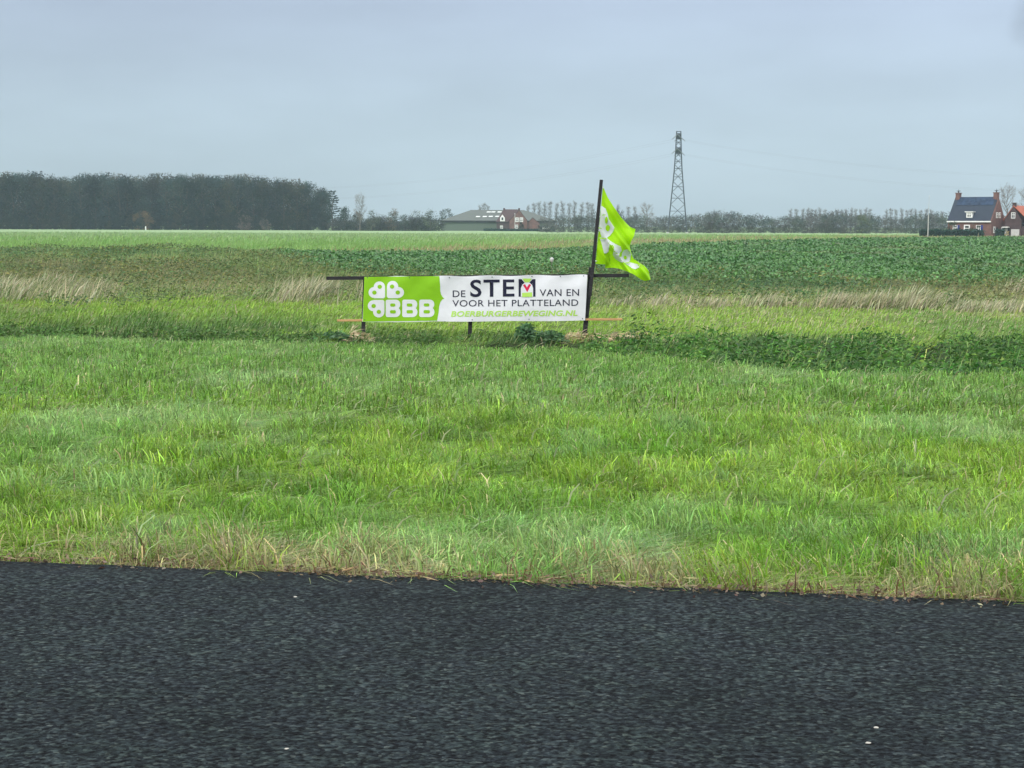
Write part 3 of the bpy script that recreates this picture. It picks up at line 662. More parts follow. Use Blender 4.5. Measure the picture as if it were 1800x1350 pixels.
def xform(a, x, y, z, s, rz, tint=1.0, sz=None):
    V, T, C = a; c, sn = math.cos(rz), math.sin(rz); sz = sz or s
    W_ = np.stack([(V[:, 0] * c - V[:, 1] * sn) * s + x, (V[:, 0] * sn + V[:, 1] * c) * s + y, V[:, 2] * sz + z], -1)
    return W_, T, np.clip(C * tint, 0, .9)
def put_tree(tm, cm, px, py_top, Y, h0, label, cat='tree', group=None, name='tree', wide=1.0, z=FIELD):
    """a tree with its base on the field at distance Y and its top where the photo shows it"""
    top = at(px, py_top, Y); s = (top.z - z) / h0
    e = empty(name, (top.x, Y, z), random.uniform(0, 6.28), label=label, cat=cat, group=group)
    e.scale = (s * wide, s * wide, s)
    if tm: link('trunk', tm, e)
    link('crown', cm, e)
    return e

# bare poplars far off: two variants, copied
POP = []
for sd in (1, 2, 3):
    tm, (V, T, C) = bare_variant(sd, 10, .13, 1.5, 13, .16, (.17, .155, .14), .22, 900, .055)
    POP.append((tm, npmesh('bare_crown', V, T, C, M['far_leaf'])))
def poplars(lst, Y, label, group, h0=10, wide=1.0):
    proto = []
    for i, (px, top) in enumerate(lst):
        k = i % 3; z = FIELD
        p = at(px, top, Y + random.uniform(-12, 12)); s = (p.z - z) / h0
        if len(proto) < 3:
            e = put_tree(POP[k][0], POP[k][1], px, top, p.y, h0, label, 'tree', group, 'bare_poplar', wide); proto.append(e); continue
        e = proto[k].copy(); COL.objects.link(e); e.location = (p.x, p.y, z); e.rotation_euler = (0, 0, random.uniform(0, 6.28)); e.scale = (s * wide, s * wide, s)
        for ch in proto[k].children:
            c = ch.copy(); COL.objects.link(c); c.parent = e
poplars([(928, 362), (938, 357), (948, 355), (957, 356), (967, 354), (979, 357), (990, 355), (1000, 357), (1010, 354), (1022, 357), (1033, 355), (1041, 358)], 800,
        'thin bare poplar in the row standing right behind the farm barn', 'bare poplars behind the barn')
poplars([(1086, 361), (1105, 363), (1116, 363)], 760, 'thin bare poplar between the lime flag and the pylon', 'bare poplars by the flag')
poplars([(1389, 368), (1399, 367), (1412, 367), (1420, 366), (1427, 367), (1434, 368), (1442, 366), (1451, 368), (1463, 371), (1471, 369), (1479, 370), (1487, 368), (1497, 366), (1505, 367), (1513, 368), (1521, 366), (1530, 367)], 760,
        'small bare poplar in the long row between the pylon and the white flagpole', 'bare poplars right of the pylon')
poplars([(1558, 369), (1566, 366), (1575, 368), (1586, 367), (1594, 369), (1602, 367), (1610, 368), (1619, 369), (1629, 367), (1638, 369), (1656, 372)], 720,
        'small bare poplar in the row behind the white flagpole', 'bare poplars behind the white flagpole')
poplars([(845, 362), (851, 357), (857, 361)], 830, 'faint bare poplar behind the ridge of the grey barn', 'bare poplars over the barn ridge')
# broad bare trees
BARE = []
for sd in (21, 22):
    tm, (V, T, C) = bare_variant(sd, 10, .30, .85, 16, .22, (.20, .17, .14), .22, 1500, .035)
    BARE.append((tm, npmesh('bare_crown', V, T, C, M['far_leaf'])))
put_tree(*BARE[0], 632, 344, 640, 10, 'tall bare tree rising above the trees beside the wood', name='bare_tree', wide=.7)
put_tree(*BARE[1], 1137, 360, 700, 10, 'rounded bare tree just to the left of the pylon', name='bare_tree', wide=1.15)
put_tree(*BARE[0], 1772, 330, 430, 10, 'large bare tree behind the slate-roofed house, right of its chimney', name='bare_tree', wide=.8)
put_tree(*BARE[1], 1803, 334, 440, 10, 'large bare tree at the photo edge behind the orange roof', name='bare_tree', wide=.8)

# the dense wood at the left
wood = []
GR = [leafy_arrays(s, 10, .24, c1, c2, 2600, .030, .04, clump=.062, ncl=38) for s, c1, c2 in
      ((41, (.017, .030, .023), (.030, .038, .024)), (42, (.022, .034, .024), (.048, .044, .024)), (43, (.014, .029, .026), (.024, .037, .028)), (44, (.036, .040, .024), (.066, .054, .028)))]
top_px = [-60, 0, 60, 120, 200, 260, 300, 350, 420, 470, 520, 545, 560, 570, 582]; top_py = [308, 308, 306, 310, 310, 311, 308, 312, 312, 315, 320, 323, 328, 340, 366]
for row, (Y, n) in enumerate(((690, 30), (699, 30), (712, 28), (728, 24), (745, 20))):
    for i in range(n):
        px = lerp(-60, 578, (i + random.uniform(-.3, .3) + .5) / n); tp = np.interp(px, top_px, top_py) + random.uniform(-4, 9)
        p = at(px, tp, Y + random.uniform(-3, 3)); s = (p.z - FIELD) / 10.2
        tr, cr_ = GR[random.randrange(4)]
        tint = random.uniform(.6, 1.6) * np.array([1, random.uniform(.95, 1.08), random.uniform(.9, 1.2)])
        wood += [xform(cr_, p.x, p.y, FIELD, s * random.uniform(.85, 1.05), random.uniform(0, 6), tint, s), xform(tr, p.x, p.y, FIELD, s, 0, 1.0)]
for i in range(46):                                # undergrowth at its foot
    px = lerp(-60, 585, (i + random.random()) / 46); p = at(px, 403 - random.uniform(10, 32), 684 + random.uniform(-3, 3)); s = (p.z - FIELD) / 10
    wood.append(xform(GR[random.randrange(4)][1], p.x, p.y, FIELD, s * 1.7, random.uniform(0, 6), random.uniform(.75, 1.15), s))
tag(link('wood', npmesh('wood', *merge(*wood), M['far_leaf'])), 'dense dark autumn wood filling the left of the skyline', 'wood', kind='stuff')

# the low scrub along the horizon
scrub = []
SC = [leafy_arrays(s, 10, .42, c1, c2, 700, .062, .03, clump=.12, ncl=20) for s, c1, c2 in
      ((51, (.085, .104, .086), (.112, .114, .092)), (52, (.104, .108, .094), (.126, .116, .10)), (53, (.066, .094, .082), (.095, .118, .075)))]
for row, (Y, n, lo, hi, tint) in enumerate(((545, 70, 8, 17, .62), (590, 66, 24, 31, 1.0), (640, 60, 28, 35, 1.1))):
    for i in range(n):
        px = lerp(955, 1680, (i + random.uniform(-.4, .4) + .5) / n); hh = random.uniform(lo, hi) * (1 + .12 * math.sin(px * .031))
        p = at(px, 410.5 - hh, Y + random.uniform(-6, 6)); s = (p.z - FIELD) / 10.2
        k = random.randrange(3); scrub.append(xform(SC[k][1], p.x, p.y, FIELD, s * random.uniform(1.0, 1.5), random.uniform(0, 6), tint * random.uniform(.85, 1.15) * np.array([1, 1, random.uniform(.95, 1.15)]), s))
for i in range(80):
    px = lerp(585, 772, (i + random.random()) / 80); p = at(px, 404 - random.uniform(9, 24), 668 + random.uniform(-5, 5)); s = (p.z - FIELD) / 10
    scrub.append(xform(SC[random.randrange(3)][1], p.x, p.y, FIELD, s * 1.4, random.uniform(0, 6), .6 * random.uniform(.8, 1.2), s))
tag(link('treeline', npmesh('treeline', *merge(*scrub), M['far_leaf'])), 'low grey-brown scrub along the horizon behind the fields', 'treeline', kind='stuff')

# single trees left of the barn and single shrubs
def leafy_thing(seed, px, top, Y, col, col2, label, name='tree', cat='tree', spread=.33, base=.08, nl=1500, ls=.05, clump=.085, wide=1.0, ncl=26, wood_=True, z=FIELD):
    tr, cr_ = leafy_arrays(seed, 10, spread, col, col2, nl, ls, base, clump=clump, ncl=ncl)
    return put_tree(npmesh('trunk', *tr, M['bark']) if wood_ else None, npmesh('crown', *cr_, M['far_leaf']), px, top, Y, 10.3, label, cat, None, name, wide, z)
leafy_thing(61, 606, 366, 655, (.035, .055, .045), (.05, .065, .05), 'small dark pointed tree at the right foot of the wood', spread=.26)
leafy_thing(62, 628, 371, 660, (.075, .085, .06), (.10, .09, .065), 'grey-green tree under the tall bare tree', spread=.4)
leafy_thing(63, 655, 371, 660, (.085, .10, .065), (.10, .11, .07), 'rounded grey-green tree right of the tall bare tree', spread=.42)
leafy_thing(64, 691, 370, 656, (.055, .07, .045), (.15, .10, .06), 'dark tree with a brown-tinged top, midway between wood and barn', spread=.34)
leafy_thing(65, 711, 378, 650, (.045, .065, .055), (.06, .08, .06), 'low dark blue-green tree right of the brown-topped tree', spread=.42)
leafy_thing(66, 733, 368, 690, (.11, .13, .10), (.13, .14, .11), 'thin pale tree the sky shows through', spread=.36, nl=520)
leafy_thing(67, 757, 368, 660, (.08, .10, .07), (.095, .115, .075), 'broad green-grey tree second left of the grey barn', spread=.36)
leafy_thing(68, 783, 367, 738, (.05, .07, .055), (.07, .085, .06), 'dark tree just behind the left end of the grey barn', spread=.42)
leafy_thing(69, 250, 371, 676, (.15, .095, .055), (.17, .115, .06), 'rust-brown shrub at the foot of the wood', 'shrub', 'shrub', .62, .02, wood_=False)
leafy_thing(70, 431, 377, 674, (.12, .095, .085), (.13, .10, .09), 'pinkish-grey shrub before the wood, left of a smaller one', 'shrub', 'shrub', .5, .02, wood_=False)
leafy_thing(71, 465, 385, 674, (.12, .095, .08), (.13, .105, .085), 'small pinkish-grey shrub before the right part of the wood', 'shrub', 'shrub', .6, .02, wood_=False)
leafy_thing(72, 255, 345, 683, (.028, .048, .042), (.035, .055, .045), 'dark pointed spruce in the front of the wood', 'spruce_tree', 'tree', .2, .03)
leafy_thing(75, 1515, 379, 570, (.10, .125, .065), (.12, .14, .075), 'olive-green round tree in the scrub left of the white flagpole', spread=.5)
leafy_thing(76, 1455, 378, 575, (.065, .085, .075), (.08, .10, .08), 'blue-grey round tree in the scrub between pylon and flagpole', spread=.5)
leafy_thing(77, 1249, 375, 610, (.09, .11, .07), (.10, .12, .075), 'green domed tree in the scrub right of the pylon', spread=.6)

# conifer with level boughs at the end of the wood
tr, _ = leafy_arrays(80, 10, .2, (.03, .05, .04), (.04, .055, .045), 10)
g = np.random.default_rng(80); P, D = [], []
for k in range(15):
    z = 2.0 + k * .53; L = 2.6 * (1 - k / 18) * g.uniform(.75, 1.2)
    for j in range(5):
        th = g.uniform(0, 6.28)
        for u in np.linspace(.15, 1, 12): P.append((math.cos(th) * L * u, math.sin(th) * L * u, z + .25 * u + g.normal(0, .06))); D.append((math.cos(th) + g.normal(0, .5), math.sin(th) + g.normal(0, .5), g.normal(0, .12)))
P, D = np.array(P), np.array(D); m = len(P)
V, T, C = leaves(P, D, g.uniform(.4, .8, m), g.uniform(.18, .35, m), jitter(np.tile(A3(.035, .055, .045), (m, 1)), .2), .05)
put_tree(npmesh('trunk', *tr, M['bark']), npmesh('crown', V, T, C, M['far_leaf']), 584, 334, 680, 10, 'dark conifer with level boughs at the right end of the wood', name='conifer_tree', wide=1.1)

# ------------------------------------------------------------------ the pylon and its cables
PY = 540.0
pb = at(1190.5, 409, PY); pz0, pz1 = FIELD, at(1190.5, 231, PY).z; PH = pz1 - pz0
pyl = empty('pylon', (pb.x, PY, pz0), R(-6), label='tall grey lattice electricity pylon behind the lime flag', cat='pylon')
def half(z):                                          # half width of the square tower at height z
    f = z / PH; return np.interp(f, [0, .62, .83, 1], [3.35, 1.35, .95, .72])
corner = lambda i, z: Vector(((-1, 1, 1, -1)[i] * half(z), (-1, -1, 1, 1)[i] * half(z), z))
for i in range(4):
    leg = MB()
    for a, b in ((0, .62), (.62, .83), (.83, 1)): leg.beam(corner(i, a * PH), corner(i, b * PH), .27, .27)
    leg.build('leg', M['steel'], pyl)
lat = MB(); zs = [0, .15, .285, .405, .51, .60, .675, .74, .80, .86, .92, .97]
for a, b in zip(zs[:-1], zs[1:]):
    za, zb = a * PH, b * PH; zm = (za + zb) / 2
    for i in range(4):
        j = (i + 1) % 4
        lat.beam(corner(i, za), corner(j, zb), .12, .12); lat.beam(corner(j, za), corner(i, zb), .12, .12)
        if a > .0: lat.beam(corner(i, zm), corner(j, zm), .10, .10)
lat.build('bracing', M['steel'], pyl)
ARMS = []
for f, L in ((.955, 4.6), (.815, 5.6)):
    z = f * PH; h_ = half(z); arm = MB()
    for sg in (-1, 1):
        tip = Vector((sg * .4, sg * (h_ + L), z + .25))
        for sx_ in (-1, 1):
            arm.beam((sx_ * h_, sg * h_, z + .7), tip, .3, .3); arm.beam((sx_ * h_, sg * h_, z - .9), tip, .3, .3)
        for u in (.3, .6):
            a, b = Vector((-h_, sg * h_, z)).lerp(tip, u), Vector((h_, sg * h_, z)).lerp(tip, u); arm.beam(a, b, .2, .2)
        ARMS.append((tip, f))
    for sx_ in (-1, 1):
        arm.beam((sx_ * h_, -h_, z + .7), (sx_ * h_, h_, z + .7), .35, .5); arm.beam((sx_ * h_, -h_, z - .9), (sx_ * h_, h_, z - .9), .35, .5)
        arm.beam((-h_, sx_ * h_, z + .7), (h_, sx_ * h_, z + .7), .35, .5); arm.beam((-h_, sx_ * h_, z - .9), (h_, sx_ * h_, z - .9), .35, .5)
        arm.beam((-h_, sx_ * h_, z - .1), (h_, sx_ * h_, z - .1), .3, .9)
    arm.build('cross_arm', M['steel'], pyl)
top = MB()
for i in range(4): top.beam(corner(i, PH), corner(i, PH) + Vector((0, 0, .8)), .2, .2)
top.beam(corner(0, PH), corner(2, PH), .2, .2); top.beam(corner(1, PH), corner(3, PH), .2, .2); top.build('peak', M['steel'], pyl)
for i in range(4):
    c = corner(i, 0); foot = MB(); foot.box(c.x - .45, c.x + .45, c.y - .45, c.y + .45, -.6, .35); foot.build('footing', M['door_grey'], pyl)
ends = []
for tip, f in ARMS:
    for sg in (-1, 1):
        e = tip + Vector((sg * 1.9, 0, -1.75)); st = MB(); st.tube(tip, e, .09, .09, 6)
        for k in range(9): c = tip.lerp(e, .15 + .08 * k); st.tube(c, c + (e - tip).normalized() * .08, .16, .13, 8)
        st.build('insulator_string', M['insul'], pyl); ends.append((e, sg))
bpy.context.view_layer.update()
for e, sg in ends:
    w = Matrix.Translation(pyl.location) @ Matrix.Rotation(R(-6), 4, 'Z') @ e
    far = w + Vector((sg * 290, 330 if sg < 0 else -30, 0)); cab = MB(); prev = w
    for k in range(1, 25):
        u = k / 24; q = w.lerp(far, u); q.z -= 4 * 13 * u * (1 - u) ; cab.tube(prev, q, .014, .014, 4, 0, False); prev = q
    tag(cab.build('power_cable', M['cable']), 'thin sagging overhead cable running ' + ('left over the wood' if sg < 0 else 'right over the slate-roofed house') + ' from the pylon', 'cable', 'overhead cables left of the pylon' if sg < 0 else 'overhead cables right of the pylon')

# ------------------------------------------------------------------ slate-roofed house
def place_local(e, pts): return pts
HY = 389.0
hb_ = at(1742, 416, HY)
HZ = FIELD + .05
fi = math.atan2(hb_.x, HY)
HROT = -(R(23) + fi)
sz = HY / FPX / math.cos(fi)                          # metres per photo pixel there
house = empty('house', (hb_.x, HY, HZ), HROT, label='brick house with a steep slate roof, two chimneys and blue shutters', cat='house')
FW, DP = 11.6, 8.4                                    # front runs from x=-FW to 0 on y=0; depth along +y
EV, RG = at(1742, 387, HY).z - HZ, at(1754, 347, HY).z - HZ
wl = MB()
wl.extrude([(-FW, 0, 0), (-FW, DP, 0), (-FW, DP, EV), (-FW, DP / 2, RG - .12), (-FW, 0, EV)], (FW, 0, 0))
wl.build('wall', M['brick_red'], house)
sl = (RG - EV) / (DP / 2); o_ = .3
def slope_pt(x, y, lift): return (x, y, EV + sl * (y if y < DP / 2 else DP - y) + lift)
rf = MB()
for ya, yb in ((-o_, DP / 2), (DP + o_, DP / 2)):
    za = EV - sl * o_
    rf.extrude([(-FW - .06, ya, za + .05), (-.25, ya, za + .05), (-.25, yb, RG + .05), (-FW - .06, yb, RG + .05)], (0, 0, .2))
roof = rf.build('roof', M['slate'], house)
for cx in (-FW + .75, -.75):
    ch = MB(); ch.box(cx - .55, cx + .55, DP / 2 - .55, DP / 2 + .55, RG - .9, RG + 1.15); ch.box(cx - .66, cx + .66, DP / 2 - .66, DP / 2 + .66, RG + 1.15, RG + 1.35, 0)
    c = ch.build('chimney', M['brick_red'], roof)
    cw = MB(); cw.tube((cx, DP / 2, RG + 1.35), (cx, DP / 2, RG + 1.75), .16, .16, 8); cw.box(cx - .45, cx + .45, DP / 2 - .2, DP / 2 + .2, RG + 1.75, RG + 1.86); cw.tube((cx, DP / 2, RG + 1.86), (cx, DP / 2, RG + 2.3), .07, .02, 6)
    cw.build('chimney_cowl', M['dark'], roof)
sp_ = MB(); nrm = Vector((0, -sl, 1)).normalized()
for i in range(8):
    for j in range(2):
        x0, x1 = -FW + 1.0 + i * 1.22, -FW + 2.16 + i * 1.22; y0, y1 = DP / 2 * (.62 + .18 * j), DP / 2 * (.62 + .18 * j + .172)
        sp_.extrude([slope_pt(x0, y0, .30), slope_pt(x1, y0, .30), slope_pt(x1, y1, .30), slope_pt(x0, y1, .30)], nrm * .06)
sp_.build('solar_panel', M['solar'], roof)
gut = MB(); gut.box(-FW - .1, .0, -o_ - .22, -o_ + .02, EV - sl * o_ - .12, EV - sl * o_ + .2); gut.build('gutter', M['white'], roof)
def window(parent, x0, x1, z0, z1, y=-.06, bars=True, axis='x', xf=.0, name='window', depth=.10, fr=.16):
    """white frame with a dark pane, set on a wall facing -y (axis x) or +x (axis y)"""
    f, gl = MB(), MB()
    def bx(mb, a0, a1, b0, b1, d0, d1):
        if axis == 'x': mb.box(a0, a1, y + d0, y + d1, b0, b1)
        else: mb.box(xf - d1, xf - d0, a0, a1, b0, b1)
    bx(f, x0, x0 + fr, z0, z1, 0, depth); bx(f, x1 - fr, x1, z0, z1, 0, depth)
    bx(f, x0 + fr, x1 - fr, z1 - fr, z1, 0, depth); bx(f, x0 + fr, x1 - fr, z0, z0 + fr, 0, depth)
    if bars:
        xm = (x0 + x1) / 2; zm = lerp(z0, z1, .62); b = fr * .4
        bx(f, xm - b, xm + b, z0 + fr, z1 - fr, .01, depth - .01); bx(f, x0 + fr, xm - b, zm - b, zm + b, .01, depth - .01); bx(f, xm + b, x1 - fr, zm - b, zm + b, .01, depth - .01)
    o = f.build(name, M['white'], parent)
    bx(gl, x0 + fr * .9, x1 - fr * .9, z0 + fr * .9, z1 - fr * .9, .035, depth - .03); gl.build('pane', M['glass'], o)
    return o
WZ0, WZ1 = .95, 2.85
for c in (-9.6, -3.4):
    window(house, c - .62, c + .62, WZ0, WZ1)
    for sx_, nm_ in ((.64, 'shutter'),):
        sh = MB(); sh.box(c + sx_, c + sx_ + .56, -.09, -.012, WZ0, WZ1); sh.box(c + sx_ + .08, c + sx_ + .48, -.11, -.092, WZ0 + .12, WZ1 - .12); sh.build('shutter', M['blue'], house)
dr = MB(); dr.box(-7.2, -6.92, -.16, -.01, 0, 2.95); dr.box(-5.88, -5.6, -.16, -.01, 0, 2.95); dr.box(-6.92, -5.88, -.16, -.01, 2.67, 2.95); dr.box(-6.92, -5.88, -.14, -.02, 2.0, 2.14)
df = dr.build('door', M['white'], house); dl = MB(); dl.box(-6.9, -5.9, -.08, -.015, .02, 1.98); dl.build('door_leaf', M['dark'], df)
dp = MB(); dp.box(-6.9, -5.9, -.08, -.015, 2.16, 2.65); dp.build('pane', M['glass'], df)
# dormer
dz0, dz1 = EV + .55, EV + 2.0; dx0, dx1 = -6.8, -5.2
yf = (dz0 - EV) / sl - .25
dm = MB(); dm.box(dx0, dx1, yf + .02, yf + 1.9, dz0 + .05, dz1); dmo = dm.build('dormer', M['white'], house)
window(dmo, dx0 + .14, dx1 - .14, dz0 + .1, dz1 - .1, yf - .08, fr=.22)
dt = MB(); dt.box(dx0 - .32, dx1 + .32, yf - .3, yf + 2.1, dz1 + .002, dz1 + .2); dt.build('dormer_roof', M['white'], dmo)
# gable windows and side door
window(house, 2.6, 3.75, EV + .55, EV + 2.0, axis='y', xf=.12); window(house, 4.3, 5.45, EV + .55, EV + 2.0, axis='y', xf=.12)
window(house, 1.2, 2.3, .9, 2.5, axis='y', xf=.12); window(house, 6.1, 7.1, .9, 2.4, axis='y', xf=.12)
sd = MB(); sd.box(.005, .10, 3.0, 4.0, 0, 2.3); sd.build('side_door', M['dark'], house)
# climbing shrubs, hedge, flagpole
def wall_shrub(px0, px1, top, Y, label, seed):
    c = at((px0 + px1) / 2, top, Y); e = leafy_thing(seed, (px0 + px1) / 2, top, Y, (.05, .075, .045), (.065, .085, .05), label, 'shrub', 'shrub', .5, .02, 700, .07, wood_=False, z=HZ); return e
wall_shrub(1668, 1682, 389, 386, 'dark green shrub at the left corner of the slate-roofed house', 91)
wall_shrub(1708, 1722, 393, 388, 'dark green shrub right of the white door of the slate-roofed house', 92)
def hedge(px0, px1, py0, py1, Y, label, seed, col=(.022, .055, .045), col2=(.03, .07, .05)):
    a, b = at(px0, py1, Y), at(px1, py1, Y); zt = at(px0, py0, Y).z; zb = min(a.z, FIELD); n = int(900 * abs(b.x - a.x) / 12)
    g = np.random.default_rng(seed); L = b.x - a.x; wdt = 1.4
    u = g.random(n) * L; v = g.uniform(-1, 1, n); w = g.random(n); f = g.random(n)
    y = np.where(f < .6, -wdt / 2, v * wdt / 2) + g.normal(0, .07, n); z = np.where(f < .6, w, 1.0) * (zt - zb) + g.normal(0, .07, n)
    V, T, C = leaves(np.stack([u, y, np.maximum(z, 0)], -1), g.normal(0, 1, (n, 3)), g.uniform(.3, .6, n), g.uniform(.2, .4, n), jitter(lerp(A3(*col), A3(*col2), g.random((n, 1))), .2), .1)
    o = link('hedge', npmesh('hedge', V, T, C, M['far_leaf']), None, (a.x, Y, zb))
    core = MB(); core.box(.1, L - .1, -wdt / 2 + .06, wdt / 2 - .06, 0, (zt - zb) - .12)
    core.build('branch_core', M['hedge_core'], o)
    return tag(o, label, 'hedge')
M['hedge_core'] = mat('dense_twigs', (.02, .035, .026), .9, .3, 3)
hedge(1616, 1728, 405, 416, 372, 'long clipped dark green hedge before the slate-roofed house', 93)
hedge(1749, 1765, 404, 417, 374, 'short block of dark green hedge at the gable of the slate-roofed house', 94)
fp = empty('flagpole', (at(1631, 414, 366).x, 366, FIELD), 0, label='slim white flagpole standing left of the slate-roofed house', cat='flagpole')
zt = at(1632, 345, 366).z - FIELD; zc = at(1632, 378, 366).z - FIELD
f_ = MB(); f_.tube((0, 0, 0), (0, 0, zc), .12, .10, 10); f_.tube((0, 0, zc), (.05, 0, zt), .05, .03, 8); f_.build('pole', M['pole_white'], fp)
f_ = MB(); f_.tube((.05, 0, zt), (.05, 0, zt + .16), .09, .05, 8); f_.build('finial', M['white'], fp)
# second brick house with an orange roof
BY = 392.0; b0 = at(1765, 416, BY)
b2 = empty('house', (b0.x, BY, HZ), -(R(20) + fi), label='small dark brick house with an orange tiled roof', cat='house')
gw, e2, r2 = 4.3, at(1765, 377, BY).z - HZ, at(1775, 363, BY).z - HZ
wl = MB(); wl.extrude([(0, 0, 0), (gw, 0, 0), (gw, 0, e2 - 1.5), (gw * .5, 0, r2), (0, 0, e2 - 1.2)], (0, 9, 0)); wl.build('wall', M['brick_dark'], b2)
rf = MB()
rf.extrude([(gw * .5, -.1, r2 + .05), (gw * 1.55, -.1, e2 - 2.2), (gw * 1.55, 9.2, e2 - 2.2), (gw * .5, 9.2, r2 + .05)], (0, 0, .2)); 
rf.extrude([(gw * .5, -.1, r2 + .05), (-.35, -.1, e2 - 1.5), (-.35, 9.2, e2 - 1.5), (gw * .5, 9.2, r2 + .05)], (0, 0, .2)); ro2 = rf.build('roof', M['orange_tile'], b2)
c = MB(); c.box(gw * .5 - .4, gw * .5 + .4, .2, 1.0, r2 - .3, r2 + .8); c.box(gw * .5 - .48, gw * .5 + .48, .12, 1.08, r2 + .8, r2 + .95); c.build('chimney', M['brick_dark'], ro2)
c = MB(); c.box(gw * .9 - .4, gw * .9 + .4, 4.2, 5.0, r2 - 2.3, r2 - .2); c.build('chimney', M['brick_red'], ro2)
window(b2, gw * .38, gw * .62, e2 - 1.0, e2 + .5, -.09, fr=.14)
an = MB(); an.box(gw, gw + 4.5, .4, 7, 0, 2.6); an.build('annex_wall', M['brick_dark'], b2)
an = MB(); an.extrude([(gw + .02, .1, 3.3), (gw + 4.8, .1, 2.62), (gw + 4.8, 7.2, 2.62), (gw + .02, 7.2, 3.3)], (0, 0, .16)); an.build('annex_roof', M['slate'], b2)
cn = MB(); cn.box(-.2, 1.3, -1.3, -.01, 2.25, 2.5); cn.build('canopy', M['white'], b2)
dd = MB(); dd.box(.9, 1.55, -.06, -.005, 0, 2.15); dd.build('door', M['dark'], b2)
dd = MB(); dd.box(.1, .82, -.08, -.005, .1, 2.0); dd.build('door_panel', M['door_grey'], b2)
dd = MB(); dd.box(1.75, 3.85, -.1, -.005, .05, 1.85)
for k in range(6): dd.box(1.8 + k * .34, 2.08 + k * .34, -.13, -.102, .1, 1.8)
dd.build('garage_door', M['door_grey'], b2)
leafy_thing(95, 1768, 405, 380, (.36, .29, .12), (.42, .34, .17), 'small straw-yellow bush beside the short hedge block', 'bush', 'bush', .6, .02, 420, .1, wood_=False, z=HZ)

# ------------------------------------------------------------------ farm with the big grey barn
FY = 700.0
def loc_of(px, py, Y=FY): p = at(px, py, Y); return p.x, p.z
bx0, _ = loc_of(777, 405); bx1, _ = loc_of(976, 405); zE = loc_of(820, 387.7)[1]; zR = loc_of(870, 368.5)[1]
rx0, rx1 = loc_of(826.7, 369)[0], loc_of(921.3, 368)[0]
barn = empty('barn', (bx0, FY, FIELD), 0, label='large grey-green barn with a wide hipped roof and rows of skylights', cat='barn')
LB, DB, eB, rB = bx1 - bx0, 30.0, zE - FIELD, zR - FIELD; ra, rb = rx0 - bx0, rx1 - bx0
w = MB(); w.box(0, LB, 0, DB, 0, eB); w.build('wall', M['shed_wall'], barn)
rf = MB(); o_ = .7
A_ = [(-o_, -o_, eB + .02), (LB + o_, -o_, eB + .02), (LB + o_, DB + o_, eB + .02), (-o_, DB + o_, eB + .02), (ra, DB / 2, rB), (rb, DB / 2, rB)]
rf.add(A_, [(0, 1, 5, 4), (1, 2, 5), (2, 3, 4, 5), (3, 0, 4), (3, 2, 1, 0)]); bro = rf.build('roof', M['shed_roof'], barn)
ef = MB(); ef.box(-o_, LB + o_, -o_ - .08, -o_ + .1, eB - .75, eB); ef.build('eaves_board', M['dark'], barn)
gd = MB(); gd.box(LB * .30, LB * .30 + 4.5, -.08, .0, 0, eB - .9); gd.build('sliding_door', M['shed_wall'], barn)
for px, py in ((840, 381.3), (852, 381.3), (862.5, 381), (874, 381), (859, 373), (867, 373), (878, 373)):
    f = (loc_of(px, py)[1] - zE) / (zR - zE); yy = -o_ + f * (DB / 2 + o_); zz = eB + .02 + f * (rB - eB); xx = loc_of(px, py, FY + yy)[0] - bx0
    s = MB(); s.extrude([(xx - 1.0, yy - .55, zz - .18 + .12), (xx + .8, yy - .55, zz - .18 + .12), (xx + 1.1, yy + .55, zz + .18 + .18), (xx - .7, yy + .55, zz + .18 + .18)], (0, 0, .08)); s.build('skylight', M['skylight'], bro)
# farmhouse before it
QY = 690.0
q = lambda px, py: (at(px, py, QY).x, at(px, py, QY).z - FIELD)
fx0, _ = q(872, 405); fxr, _ = q(910, 405)
fh = empty('farmhouse', (fx0, QY, FIELD), 0, label='red-brown brick farmhouse with white-framed gable before the barn', cat='farmhouse')
X = lambda px: q(px, 405)[0] - fx0
Zp = lambda py: q(890, py)[1]
wl = MB(); wl.box(X(873), X(911), .5, 8, 0, Zp(389)); wl.build('wall', M['brick_dark'], fh)
rf = MB(); rf.extrude([(X(871.5), 0, Zp(390)), (X(912), 0, Zp(390)), (X(911), 4.2, Zp(368.2)), (X(885), 4.2, Zp(368.2))], (0, .5, .12))
rf.extrude([(X(871.5), 8.6, Zp(390)), (X(912), 8.6, Zp(390)), (X(911), 4.75, Zp(368.2)), (X(885), 4.75, Zp(368.2))], (0, -.1, .12)); 
rf.extrude([(X(871.5), .1, Zp(390)), (X(871.5), 8.6, Zp(390)), (X(885), 4.7, Zp(368.3)), (X(885), 4.3, Zp(368.3))], (.1, 0, .1)); fro = rf.build('roof', M['maroon_tile'], fh)
for px in (886, 912.5):
    c = MB(); c.box(X(px) - .42, X(px) + .42, 4.0, 5.0, Zp(370), Zp(365.6)); c.build('chimney', M['brick_dark'], fro)
gx0, gx1, gxp = X(895.5), X(926.5), X(912.5)
gb = MB(); gb.extrude([(gx0, -3, 0), (gx1, -3, 0), (gx1, -3, Zp(388)), (gxp, -3, Zp(370)), (gx0, -3, Zp(388))], (0, 7, 0)); gb.build('gable', M['brick_red'], fh)
gr = MB()
gr.extrude([(gxp, -3.15, Zp(369.6)), (gx0 - .3, -3.15, Zp(389)), (gx0 - .3, 4.3, Zp(389)), (gxp, 4.3, Zp(369.6))], (0, 0, .22))
gr.extrude([(gxp, -3.15, Zp(369.6)), (gx1 + .3, -3.15, Zp(389)), (gx1 + .3, 4.3, Zp(389)), (gxp, 4.3, Zp(369.6))], (0, 0, .22)); gr.build('gable_roof', M['maroon_tile'], fh)
